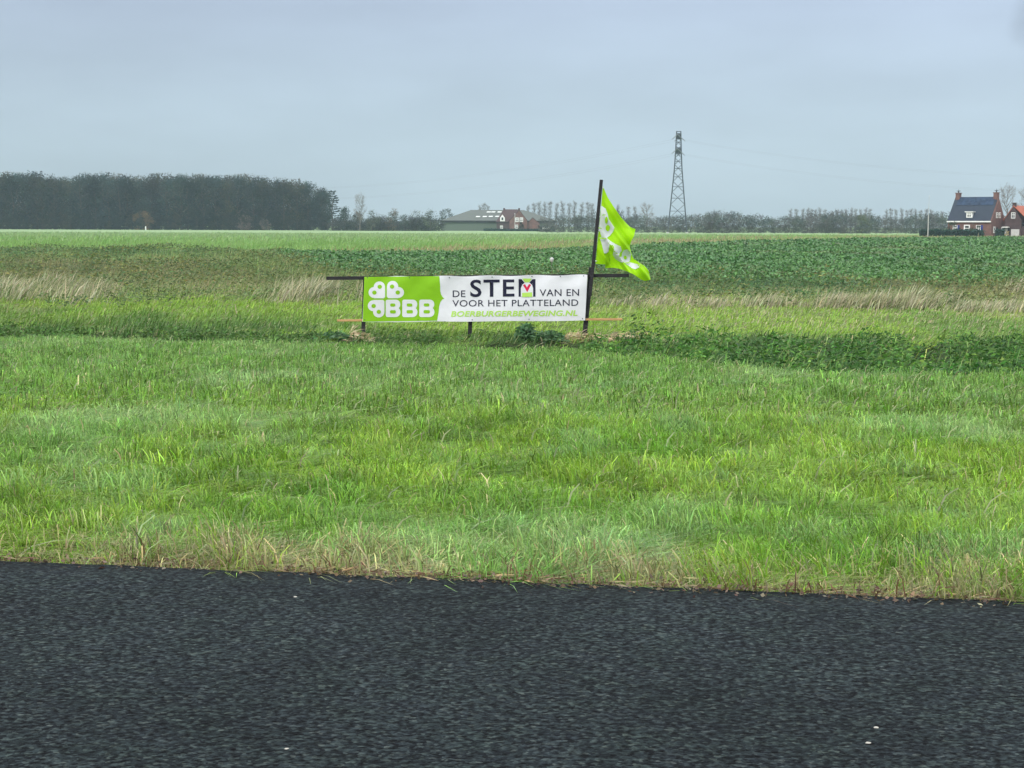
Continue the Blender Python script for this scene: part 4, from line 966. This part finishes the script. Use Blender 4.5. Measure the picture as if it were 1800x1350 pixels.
for a, b in ((905.8, 911.6), (913.3, 919.3)): window(fh, X(a), X(b), Zp(390), Zp(382.3), -3.12, fr=.3)
window(fh, X(906), X(910.5), Zp(402), Zp(395), -3.12, fr=.2)
ex = MB(); e0, e1, ep = X(927), X(948), X(936)
ex.extrude([(e0, -1.6, 0), (e1, -1.6, 0), (e1, -1.6, Zp(392.5)), (ep, -1.6, Zp(383)), (e0, -1.6, Zp(392.5))], (0, 6, 0)); ex.build('extension_wall', M['brick_red'], fh)
er = MB()
er.extrude([(ep, -1.75, Zp(382.6)), (e0 - .1, -1.75, Zp(392.7)), (e0 - .1, 4.6, Zp(392.7)), (ep, 4.6, Zp(382.6))], (0, 0, .2))
er.extrude([(ep, -1.75, Zp(382.6)), (e1 + .4, -1.75, Zp(393.5)), (e1 + .4, 4.6, Zp(393.5)), (ep, 4.6, Zp(382.6))], (0, 0, .2)); er.build('extension_roof', M['maroon_tile'], fh)
# pointed white dormer
d0, d1, dc = X(879), X(887.5), X(883); dy = -.02
dm = MB(); dm.extrude([(d0, dy, Zp(389)), (d1, dy, Zp(389)), (d1, dy, Zp(383)), (dc, dy, Zp(377)), (d0, dy, Zp(383))], (0, 2.2, 0)); do = dm.build('dormer', M['white'], fh)
window(do, dc - .55, dc + .55, Zp(387.5), Zp(381.5), dy - .09, bars=False, fr=.15)
window(fh, X(879), X(884), Zp(402), Zp(396.5), .42, fr=.22)
fp = empty('flagpole', (at(905, 404, 684).x, 684, FIELD), 0, label='short white flagpole before the red-brown farmhouse gable', cat='flagpole')
f_ = MB(); f_.tube((0, 0, 0), (0, 0, at(905, 376, 684).z - FIELD), .16, .11, 10); f_.build('pole', M['pole_white'], fp)
f_ = MB(); f_.tube((0, 0, at(905, 376, 684).z - FIELD), (0, 0, at(905, 375, 684).z - FIELD), .18, .08, 8); f_.build('finial', M['white'], fp)
leafy_thing(96, 916.5, 390.5, 682, (.022, .04, .03), (.03, .045, .035), 'dark cone-shaped yew before the farmhouse gable', 'yew_tree', 'tree', .3, .02, 700, .08)
hedge(850, 975, 402.8, 406, 678, 'low dark hedge running before the farmhouse', 97)
tb = at(960, 405, 676)
tl = empty('farm_trailer', (tb.x, 676, FIELD), 0, label='low white trailer behind the hedge right of the farmhouse', cat='trailer')
t_ = MB(); t_.box(-1.6, 1.6, 0, 2.0, .95, 1.75); t_.build('load_box', M['white'], tl, bevel=.05)
t_ = MB(); t_.box(-1.7, 1.7, .1, 1.9, .7, .93); t_.box(-2.9, -1.7, .9, 1.1, .75, .88); t_.build('chassis', M['dark'], tl)
for x_ in (-.7, .5):
    for y_ in (.0, 1.85):
        t_ = MB(); t_.tube((x_, y_, .38), (x_, y_ + .18, .38), .38, .38, 14); t_.build('wheel', M['tyre'], tl)
sh = empty('shelter', (at(951, 405, 688).x, 688, FIELD), 0, label='small dark open shelter at the right end of the farmhouse', cat='shelter')
t_ = MB(); t_.extrude([(-1.3, 0, 2.2), (1.3, 0, 1.9), (1.3, 3, 1.9), (-1.3, 3, 2.2)], (0, 0, .18)); t_.build('roof', M['dark'], sh)
for x_ in (-1.15, 1.15):
    for y_ in (.1, 2.8): t_ = MB(); t_.box(x_ - .08, x_ + .08, y_ - .08, y_ + .08, 0, 1.9); t_.build('post', M['dark_wood'], sh)
t_ = MB(); t_.box(-1.2, 1.2, 2.9, 2.98, 0, 1.88); t_.build('back_wall', M['dark'], sh)

# ------------------------------------------------------------------ banner on its wooden frame
YB = 34.5
frame = empty('banner_support', (at(832, 588, YB).x, YB, -1.1), 0, label='rough wooden frame of dark posts and rails holding the banner', cat='frame')
def rel(v): return Vector(v) - frame.location
def post(px0, py0, px1, py1, w, name, m, dy=.09, ext=.35):
    a, b = at(px0, py0, YB), at(px1, py1, YB); d = (a - b).normalized(); b = b - d * ext
    a.y += dy; b.y += dy
    mb = MB(); mb.beam(rel(b), rel(a), w, w, 0, (0, 1, 0)); return mb.build(name, M[m], frame, bevel=.006)
post(641, 487, 637.5, 583, .085, 'post', 'dark_wood', .13)
post(829, 487, 825.5, 592, .09, 'post', 'dark_wood', .13)
post(1040, 470, 1028.5, 586, .105, 'post', 'dark_wood', .14)
post(1057, 316, 1037, 520, .072, 'tall_pole', 'dark_wood', -.035, 0)
def rail(px0, py0, px1, py1, h, name, m, dy):
    a, b = at(px0, py0, YB), at(px1, py1, YB); a.y += dy; b.y += dy
    mb = MB(); mb.beam(rel(a), rel(b), .032, h, 0); return mb.build(name, M[m], frame, bevel=.004)
rail(573, 489.3, 1106, 484.2, .078, 'top_rail', 'dark_wood', .062)
rail(592, 563.5, 1094, 561.5, .048, 'bottom_rail', 'pale_wood', .062)

def ripple(x, z):
    """slack of the stretched banner cloth: creases pulled from the nails at its edges"""
    u = (x - BX0) / (BX1 - BX0); v = (z - BZ1) / (BZ0 - BZ1)
    r = .012 * np.sin(u * 38 + 3 * np.sin(v * 3)) * np.exp(-v * 3.2) + .010 * np.sin(u * 29 + 1.7) * np.exp(-(1 - v) * 4.5)
    r = r + .02 * np.sin(u * 7.5 + v * 1.8 + .6) * np.sin(np.pi * np.clip(v, 0, 1)) + .012 * (fbm(u * 22 + 3, v * 5, 91) - .5)
    return -r * 1.2
BX0, BZ1 = XZ(640, 486, YB); BX1, BZ0 = XZ(1031, 564, YB)
def bpt(px, py): return XZ(px, py, YB)
class Print:
    """flat shapes printed on the cloth, following its ripple, each layer a hair in front of the one below"""
    def __init__(s, fn): s.V, s.T, s.m, s.fn = [], [], [], fn
    def tri_add(s, xz, tris, mi, lift):
        b = len(s.V); xz = np.asarray(xz, float); y = s.fn(xz[:, 0], xz[:, 1]) - lift
        s.V += [(a, c, d) for (a, d), c in zip(xz, y)]; s.T += [tuple(i + b for i in t) for t in tris]; s.m += [mi] * len(tris)
    def poly(s, pts, mi, lift, cuts=2):
        """pts in metres (x, z)"""
        v3 = [Vector((p[0], p[1], 0)) for p in pts]; tr = tessellate_polygon([v3])
        bm = bmesh.new(); vs = [bm.verts.new(v) for v in v3]
        for t in tr:
            try: bm.faces.new([vs[i] for i in t])
            except ValueError: pass
        for _ in range(cuts):
            ed = [e for e in bm.edges if e.calc_length() > .07]
            if ed: bmesh.ops.subdivide_edges(bm, edges=ed, cuts=1, use_grid_fill=True)
        bmesh.ops.triangulate(bm, faces=bm.faces); bm.verts.index_update()
        s.tri_add([(v.co.x, v.co.y) for v in bm.verts], [tuple(v.index for v in f.verts) for f in bm.faces], mi, lift); bm.free()
    def text(s, body, px0, px1, py_top, py_bot, mi, lift, tilt=0.0, weight=0.0, shear=0.0, spacing=1.05):
        cu = bpy.data.curves.new('lettering', 'FONT'); cu.body = body; cu.size = 1; cu.offset = weight; cu.shear = shear; cu.space_character = spacing; cu.resolution_u = 4
        ob = bpy.data.objects.new('lettering', cu); COL.objects.link(ob)
        dg = bpy.context.evaluated_depsgraph_get(); me = bpy.data.meshes.new_from_object(ob.evaluated_get(dg))
        bm = bmesh.new(); bm.from_mesh(me); bmesh.ops.triangulate(bm, faces=bm.faces)
        for _ in range(3):                          # fine enough to follow the ripples of the cloth
            ed = [e for e in bm.edges if e.calc_length() > .16]
            if ed: bmesh.ops.subdivide_edges(bm, edges=ed, cuts=1); bmesh.ops.triangulate(bm, faces=bm.faces)
        bm.verts.index_update(); v = np.array([w.co for w in bm.verts]); tr = [tuple(w.index for w in f.verts) for f in bm.faces]; bm.free()
        bpy.data.objects.remove(ob); bpy.data.curves.remove(cu); bpy.data.meshes.remove(me)
        x0, x1, y0, y1 = v[:, 0].min(), v[:, 0].max(), v[:, 1].min(), v[:, 1].max()
        u = (v[:, 0] - x0) / (x1 - x0); t = (v[:, 1] - y0) / (y1 - y0)
        xz = [bpt(lerp(px0, px1, a), lerp(py_bot, py_top, b) + tilt * a) for a, b in zip(u, t)]
        s.tri_add(xz, tr, mi, lift)
    def obj(s, name, mats, parent=None, loc=(0, 0, 0)):
        V = np.array(s.V) - np.array(loc); me = npmesh(name, V, np.array(s.T))
        for m in mats: me.materials.append(m)
        me.polygons.foreach_set('material_index', np.array(s.m, np.int32)); me.update()
        return link(name, me, parent, loc)
def ell(cx, cy, rx, ry, n=18): return [(cx + rx * math.cos(2 * math.pi * i / n), cy + ry * math.sin(2 * math.pi * i / n)) for i in range(n)]
def rrect(x0, x1, y0, y1, r, k=4):
    p = []
    for cx, cy, a in ((x1 - r, y1 - r, 0), (x0 + r, y1 - r, 90), (x0 + r, y0 + r, 180), (x1 - r, y0 + r, 270)):
        p += [(cx + r * math.cos(R(a + 90 * i / k)), cy + r * math.sin(R(a + 90 * i / k))) for i in range(k + 1)]
    return p
bfun = lambda x, z: YB + ripple(x, z) - .004
PR = Print(bfun)
# cloth grid with a slightly uneven hem
nu, nv = 120, 26; g = []
for j in range(nv + 1):
    for i in range(nu + 1):
        u, v = i / nu, j / nv
        px = lerp(lerp(641, 1032.5, u), lerp(637, 1028.5, u), v); sag = .8 * math.sin(u * 31) * (v < .02) + .9 * abs(math.sin(u * 9.5)) * (v > .98)
        g.append(bpt(px, lerp(lerp(486.6, 483.2, u), lerp(565.6, 563.2, u), v) + (sag if 0 < u < 1 else 0)))
gi = lambda i, j: j * (nu + 1) + i
tr = []; 
for j in range(nv):
    for i in range(nu): tr += [(gi(i, j), gi(i + 1, j), gi(i + 1, j + 1)), (gi(i, j), gi(i + 1, j + 1), gi(i, j + 1))]
PR.tri_add(g, tr, 0, 0)
# back of the cloth, closed a few millimetres behind
PR.tri_add(g, [t[::-1] for t in tr], 0, -.004)
B = lambda pts: [bpt(*p) for p in pts]
Zq = lambda pts: B([(560 + a / 6, 460 + b / 6) for a, b in pts])           # traced on a six-fold enlargement
PR.poly(Zq([(484, 160), (1274, 152), (1282, 240), (1284, 310), (1292, 345), (1310, 375), (1326, 388), (1305, 398), (1285, 425), (1272, 470), (1266, 530), (1250, 622), (466, 632), (474, 420)]), 1, .004, 5)
def petal(c1, c2, r, corner, eyes, cut):
    for c in (c1, c2): PR.poly(Zq(ell(*c, r, r * .97)), 2, .0075, 1)
    mx_, my_ = (c1[0] + c2[0]) / 2, (c1[1] + c2[1]) / 2
    PR.poly(Zq(cut), 2, .0080, 1)
    for e in eyes: PR.poly(Zq(ell(*e, 23, 22)), 1, .0125, 0)
petal((642, 266), (588, 324), 60, None, [(646, 264), (590, 325)], [(702, 266), (703, 370), (690, 385), (588, 385), (588, 324), (642, 266)])
petal((782, 260), (842, 324), 60, None, [(776, 262), (836, 324)], [(722, 260), (721, 368), (736, 384), (842, 384), (842, 324), (782, 260)])
petal((580, 464), (635, 530), 60, None, [(582, 466), (636, 528)], [(580, 403), (682, 402), (695, 416), (695, 530), (635, 530), (580, 464)])
for x0, x1 in ((709, 862), (883, 1041), (1062, 1220)):
    def lobe(a, b, c, d, r):
        R_ = rrect(a, b, c, d, r); L_ = rrect(a, b, c, d, 20); n_ = len(R_) // 4
        return R_[:n_] + L_[n_:3 * n_] + R_[3 * n_:]
    PR.poly(Zq(lobe(x0, x1, 400, 500, 46)), 2, .0080, 1); PR.poly(Zq(lobe(x0, x1 + 2, 478, 584, 50)), 2, .0086, 1)
    PR.poly(Zq(rrect(x0 + 47, x1 - 52, 440, 473, 14)), 1, .0125, 0); PR.poly(Zq(rrect(x0 + 45, x1 - 46, 510, 545, 14)), 1, .0125, 0)
    PR.poly(Zq([(x1 - 2, 482), (x1 + 10, 474), (x1 + 10, 504), (x1 - 2, 497), (x1 - 9, 489)]), 1, .0130, 0)
# the words
PR.text('DE', 795.8, 818.0, 510.6, 522.2, 3, .006, 0, .002)
PR.text('STE', 826.5, 904.2, 491.6, 522.4, 3, .006, -.9, .016, 0, 1.12)
PR.text('M', 911.6, 941.2, 490.6, 521.4, 3, .006, 0, .016)
PR.text('VAN EN', 948.6, 1017.8, 508.6, 520.6, 3, .006, -.6, .002)
PR.text('VOOR HET PLATTELAND', 795.2, 1016.4, 527.6, 539.0, 3, .006, -1.5, .002)
PR.text('BOERBURGERBEWEGING.NL', 792.6, 1015.2, 546.8, 556.8, 5, .006, -1.6, .028, .18, 1.03)
# the green ballot mark with a red tick inside the M
Z2 = lambda pts: B([(840 + a / 5.625, 460 + b / 5.625) for a, b in pts])
PR.poly(Z2([(440, 166), (532, 166), (508, 205), (466, 205)]), 5, .0105, 1)
PR.poly(Z2([(425, 345), (425, 262), (440, 225), (466, 207), (508, 207), (536, 228), (546, 262), (546, 345)]), 2, .0095, 1)
PR.poly(Z2([(438, 308), (535, 302), (538, 346), (438, 348)]), 5, .0125, 1)
PR.poly(Z2([(446, 230), (466, 222), (485, 254), (506, 220), (526, 228), (488, 300)]), 4, .0125, 1)
ban = PR.obj('banner', [M['c_white'], M['c_lime'], M['c_white'], M['c_ink'], M['c_red'], M['c_pale']], None, (at(835, 525, YB).x, YB, at(835, 525, YB).z))
tag(ban, 'long white and lime green election banner lettered in dark capitals', 'banner')
for px, py in ((646, 488), (720, 488), (790, 488), (865, 487), (935, 486), (985, 486), (1026, 485), (641, 562), (735, 562), (830, 562), (930, 561), (1024, 560)):
    p = at(px, py, YB); yy = float(bfun(np.array(p.x), np.array(p.z))); p = Vector((p.x, yy, p.z)) - ban.location
    ny_ = MB(); ny_.tube(p + Vector((0, -.009, 0)), p + Vector((0, .01, 0)), .012, .012, 8); ny_.build('nail_head', M['steel'], ban)

# ------------------------------------------------------------------ flag
F3 = lambda pts: [XZ(1020 + a / 6.427, 300 + b / 6.427, YB) for a, b in pts]
def flag_y(x, z):
    x0, zt_ = XZ(1057, 325, YB); X_, Z_ = np.asarray(x) - x0, zt_ - np.asarray(z)
    w = np.clip((X_ + Z_ * .11) / .5, 0, 1.6)                      # free distance from the hoist
    return YB - .06 + w * (.085 * np.sin(X_ * 7.0 - Z_ * 3.4 + .5) + .05 * np.sin(X_ * 3.0 + Z_ * 7.5) + .055 * np.sin((X_ * .78 - Z_ * .62) * 24 + 1.0 + 2 * X_) + .026 * np.sin((X_ * .78 - Z_ * .62) * 47 + Z_ * 3)) + .16 * w
def resample(pts, n):
    p = np.array(pts, float); d = np.r_[0, np.cumsum(np.hypot(*np.diff(p, axis=0).T))]; t = np.linspace(0, d[-1], n)
    return np.stack([np.interp(t, d, p[:, 0]), np.interp(t, d, p[:, 1])], -1)
NU, NV = 44, 60
Lh = resample(F3([(252, 180), (235, 390), (205, 700), (172, 1050)]), NV)
Rh = resample(F3([(258, 180), (310, 300), (380, 410), (470, 530), (580, 635), (637, 662), (625, 720), (582, 800), (574, 860), (582, 920), (602, 990), (680, 1045), (742, 1080), (790, 1140), (812, 1235)]), NV)
Tp = resample(F3([(252, 180), (258, 180)]), NU)
Bt = resample(F3([(172, 1050), (260, 1062), (345, 1056), (300, 1085), (280, 1106), (360, 1098), (440, 1107), (520, 1135), (600, 1170), (660, 1210), (700, 1237), (745, 1252), (812, 1235)]), NU)
u = np.linspace(0, 1, NU)[None, :, None]; v = np.linspace(0, 1, NV)[:, None, None]
G = (1 - u) * Lh[:, None] + u * Rh[:, None] + (1 - v) * Tp[None] + v * Bt[None] - ((1 - u) * (1 - v) * Lh[0] + u * (1 - v) * Rh[0] + (1 - u) * v * Lh[-1] + u * v * Rh[-1])
FP = Print(flag_y)
gi = lambda i, j: j * NU + i; tr = []
for j in range(NV - 1):
    for i in range(NU - 1): tr += [(gi(i, j), gi(i + 1, j), gi(i + 1, j + 1)), (gi(i, j), gi(i + 1, j + 1), gi(i, j + 1))]
FP.tri_add(G.reshape(-1, 2), tr, 0, 0)
FP.poly(F3([(236, 395), (285, 428), (312, 500), (318, 545), (350, 590), (386, 642), (370, 690), (335, 735), (295, 762), (240, 752), (222, 690), (206, 680), (226, 520)]), 1, .012, 3)
FP.poly(F3([(208, 760), (235, 755), (300, 762), (335, 800), (325, 870), (320, 915), (295, 935), (270, 935), (255, 880), (240, 820), (225, 775)]), 1, .012, 3)
FP.poly(F3([(300, 762), (345, 798), (400, 830), (455, 855), (472, 905), (445, 935), (468, 960), (478, 925), (495, 900), (530, 890), (565, 905), (582, 950), (574, 1000), (560, 1035), (620, 1050), (682, 1066), (670, 1095), (630, 1115), (590, 1105), (550, 1075), (500, 1045), (450, 1030), (400, 1000), (370, 950), (378, 890), (345, 840), (320, 815)]), 1, .014, 3)
for e in ((293, 560, 17, 40), (310, 648, 24, 36), (352, 868, 26, 30), (458, 955, 18, 20), (514, 984, 18, 22)): FP.poly(F3(ell(*e)), 0, .022, 1)
for a in ([(240, 505), (262, 492), (290, 498), (262, 508)], [(205, 640), (240, 648), (240, 656), (205, 650)], [(200, 762), (290, 760), (290, 770), (200, 772)], [(495, 1040), (560, 1036), (565, 1044), (500, 1050)]): FP.poly(F3(a), 0, .020, 0)
fl = FP.obj('flag', [M['f_lime'], M['f_white']], None, (at(1050, 400, YB).x, YB, at(1050, 400, YB).z))
fl.data.polygons.foreach_set('use_smooth', np.ones(len(fl.data.polygons), dtype=bool))
tag(fl, 'crumpled lime green flag with a white emblem blowing from the leaning pole', 'flag')
rp_ = MB()
for v_ in (.02, .98):
    p = Lh[int(v_ * (NV - 1))]; p = Vector((p[0], YB - .06, p[1])) - fl.location; rp_.tube(p + Vector((.02, 0, 0)), p + Vector((-.05, .03, 0)), .012, .012, 6)
rp_.build('tie_rope', M['white'], fl)

# ------------------------------------------------------------------ small things by the banner and on the road
def heap(px, py, w, label, seed, n=420, h=.2):
    p = at(px, py, YB - .8); g = np.random.default_rng(seed); z0 = float(H(p.x, p.y))
    u = g.normal(0, .33, n); v = g.normal(0, .18, n); z = h * np.exp(-(u / .4) ** 2) * g.random(n)
    c = jitter(lerp(A3(.44, .35, .20), A3(.60, .49, .32), g.random((n, 1))), .2)
    d = np.stack([g.normal(.7, .7, n), g.normal(0, .7, n), g.normal(.05, .3, n)], -1)
    V, T, C = leaves(np.stack([u * w, v, z], -1), d, g.uniform(.12, .4, n), g.uniform(.012, .028, n), c, .15)
    o = link('straw_heap', npmesh('straw_heap', V, T, C, M['straw']), None, (p.x, p.y, max(z0, p.z - .1))); return tag(o, label, 'straw heap')
heap(1088, 598, 1.7, 'heap of pale cut straw right of the leaning pole post', 101, 700)
heap(1010, 596, .8, 'small heap of pale straw at the foot of the leaning pole post', 102, 300)
heap(622, 601, .6, 'small heap of pale straw by the left banner post', 103, 260)
def clump(px, py, hgt, wid, label, seed, n=520, col=(.05, .125, .045)):
    p = at(px, py, YB - .9); g = np.random.default_rng(seed); z0 = float(H(p.x, p.y))
    u = g.normal(0, wid * .4, n); v = g.normal(0, .2, n); z = (hgt + (p.z - z0)) * np.exp(-(u / wid) ** 2) * g.random(n) ** .7
    d = np.stack([g.normal(.6, .7, n), g.normal(0, .7, n), g.uniform(0, 1, n)], -1)
    V, T, C = leaves(np.stack([u, v, z], -1), d, g.uniform(.08, .2, n), g.uniform(.03, .06, n), jitter(lerp(A3(*col), A3(.09, .17, .08), g.random((n, 1))), .25))
    return tag(link('weed_clump', npmesh('weed_clump', V, T, C, M['leaf']), None, (p.x, p.y, z0)), label, 'weed clump')
clump(922, 580, .10, .24, 'dark green weed clump touching the lower hem of the banner', 111)
clump(962, 604, .22, .42, 'spreading dark green weed clump in the ditch below the banner lettering', 112, 650)
clump(588, 604, .2, .4, 'low dark weed clump in the ditch left of the left banner post', 113, 420)
cp = at(1503, 541, 46.4); bm = bmesh.new(); bmesh.ops.create_icosphere(bm, subdivisions=3, radius=.17); rn = random.Random(9)
for v in bm.verts: v.co *= .8 + .45 * float(fbm(v.co.x * 9 + 4, v.co.y * 9 + v.co.z * 7, 121)); v.co.z = max(v.co.z * .8, -.1); v.co.x *= 1.25
me = bpy.data.meshes.new('earth_clod'); bm.to_mesh(me); bm.free(); me.materials.append(mat('damp_earth', (.045, .03, .022), .95, .3, 9, .6))
tag(link('earth_clod', me, None, (cp.x, cp.y, cp.z - .02)), 'dark brown clod of earth in the pale dry grass right of the banner', 'clod')
# white ball marker on a thin stake in the crop
my = 62.0; mb_ = at(970, 456, my)
mk = empty('marker_stake', (mb_.x, my, FIELD), 0, label='white ball-topped marker stake standing in the dark crop', cat='marker')
s = MB(); s.tube((0, 0, 0), (0, 0, mb_.z - FIELD - .05), .012, .012, 8); s.build('stake', M['grey_bark'], mk)
bm = bmesh.new(); bmesh.ops.create_uvsphere(bm, u_segments=16, v_segments=12, radius=.085)
for v in bm.verts:
    if v.co.z < -.02: v.co.z *= 1.45; v.co.x *= .9; v.co.y *= .9
me = bpy.data.meshes.new('ball'); bm.to_mesh(me); bm.free(); me.materials.append(M['white']); me.polygons.foreach_set('use_smooth', np.ones(len(me.polygons), dtype=bool))
me.materials.clear(); me.materials.append(M['pole_white']); link('ball', me, mk, (0, 0, mb_.z - FIELD))
wp = at(256, 400, 650); pst = empty('marker_post', (wp.x, 650, FIELD), 0, label='tiny white marker post before the wood', cat='post')
s = MB(); s.box(-.22, .22, -.1, .1, 0, 1.5); s.build('post_body', M['white'], pst, bevel=.03); s = MB(); s.box(-.23, .23, -.11, .11, 1.51, 1.62); s.build('post_cap', M['white'], pst)
def pebble(px, py, r, label, seed):
    d = CAMROT @ Vector(((px - CX) / FPX, (CY - py) / FPX, -1)); k = -CAMH / d.z; p = d * k
    bm = bmesh.new(); bmesh.ops.create_icosphere(bm, subdivisions=2, radius=r); rn = random.Random(seed)
    for v in bm.verts: v.co *= rn.uniform(.8, 1.15); v.co.z *= .6; v.co.x *= 1.3
    me = bpy.data.meshes.new('white_stone'); bm.to_mesh(me); bm.free(); me.materials.append(M['stone'])
    tag(link('white_stone', me, None, (p.x, p.y, r * .45)), label, 'stone')
M['stone'] = mat('pale_stone', (.40, .38, .33), .8, .15, 30)
pebble(519, 1051, .006, 'pale pebble on the road near the grass edge', 1)
pebble(1540, 1281, .006, 'pale pebble on the near asphalt, farther of two at the right', 2)
pebble(1526, 1308, .006, 'pale tan pebble on the asphalt closest to the photo bottom at right', 3)
pebble(504, 1318, .005, 'tiny white pebble on the near asphalt at the left', 4)

# ------------------------------------------------------------------ haze
hm = bpy.data.materials.new('haze'); hm.use_nodes = True; ht = hm.node_tree; ht.nodes.clear()
ho = nn(ht, 'ShaderNodeOutputMaterial'); hv = nn(ht, 'ShaderNodeVolumePrincipled')
hv.inputs['Color'].default_value = (.68, .85, 1.0, 1); hv.inputs['Density'].default_value = .00016; hv.inputs['Anisotropy'].default_value = .2
ht.links.new(hv.outputs[0], ho.inputs['Volume'])
hz = MB(); hz.box(-430, 430, -70, 900, -3.2, 48); hzo = hz.build('haze', hm)
tag(hzo, 'thin pale haze over the fields', 'haze', kind='stuff')
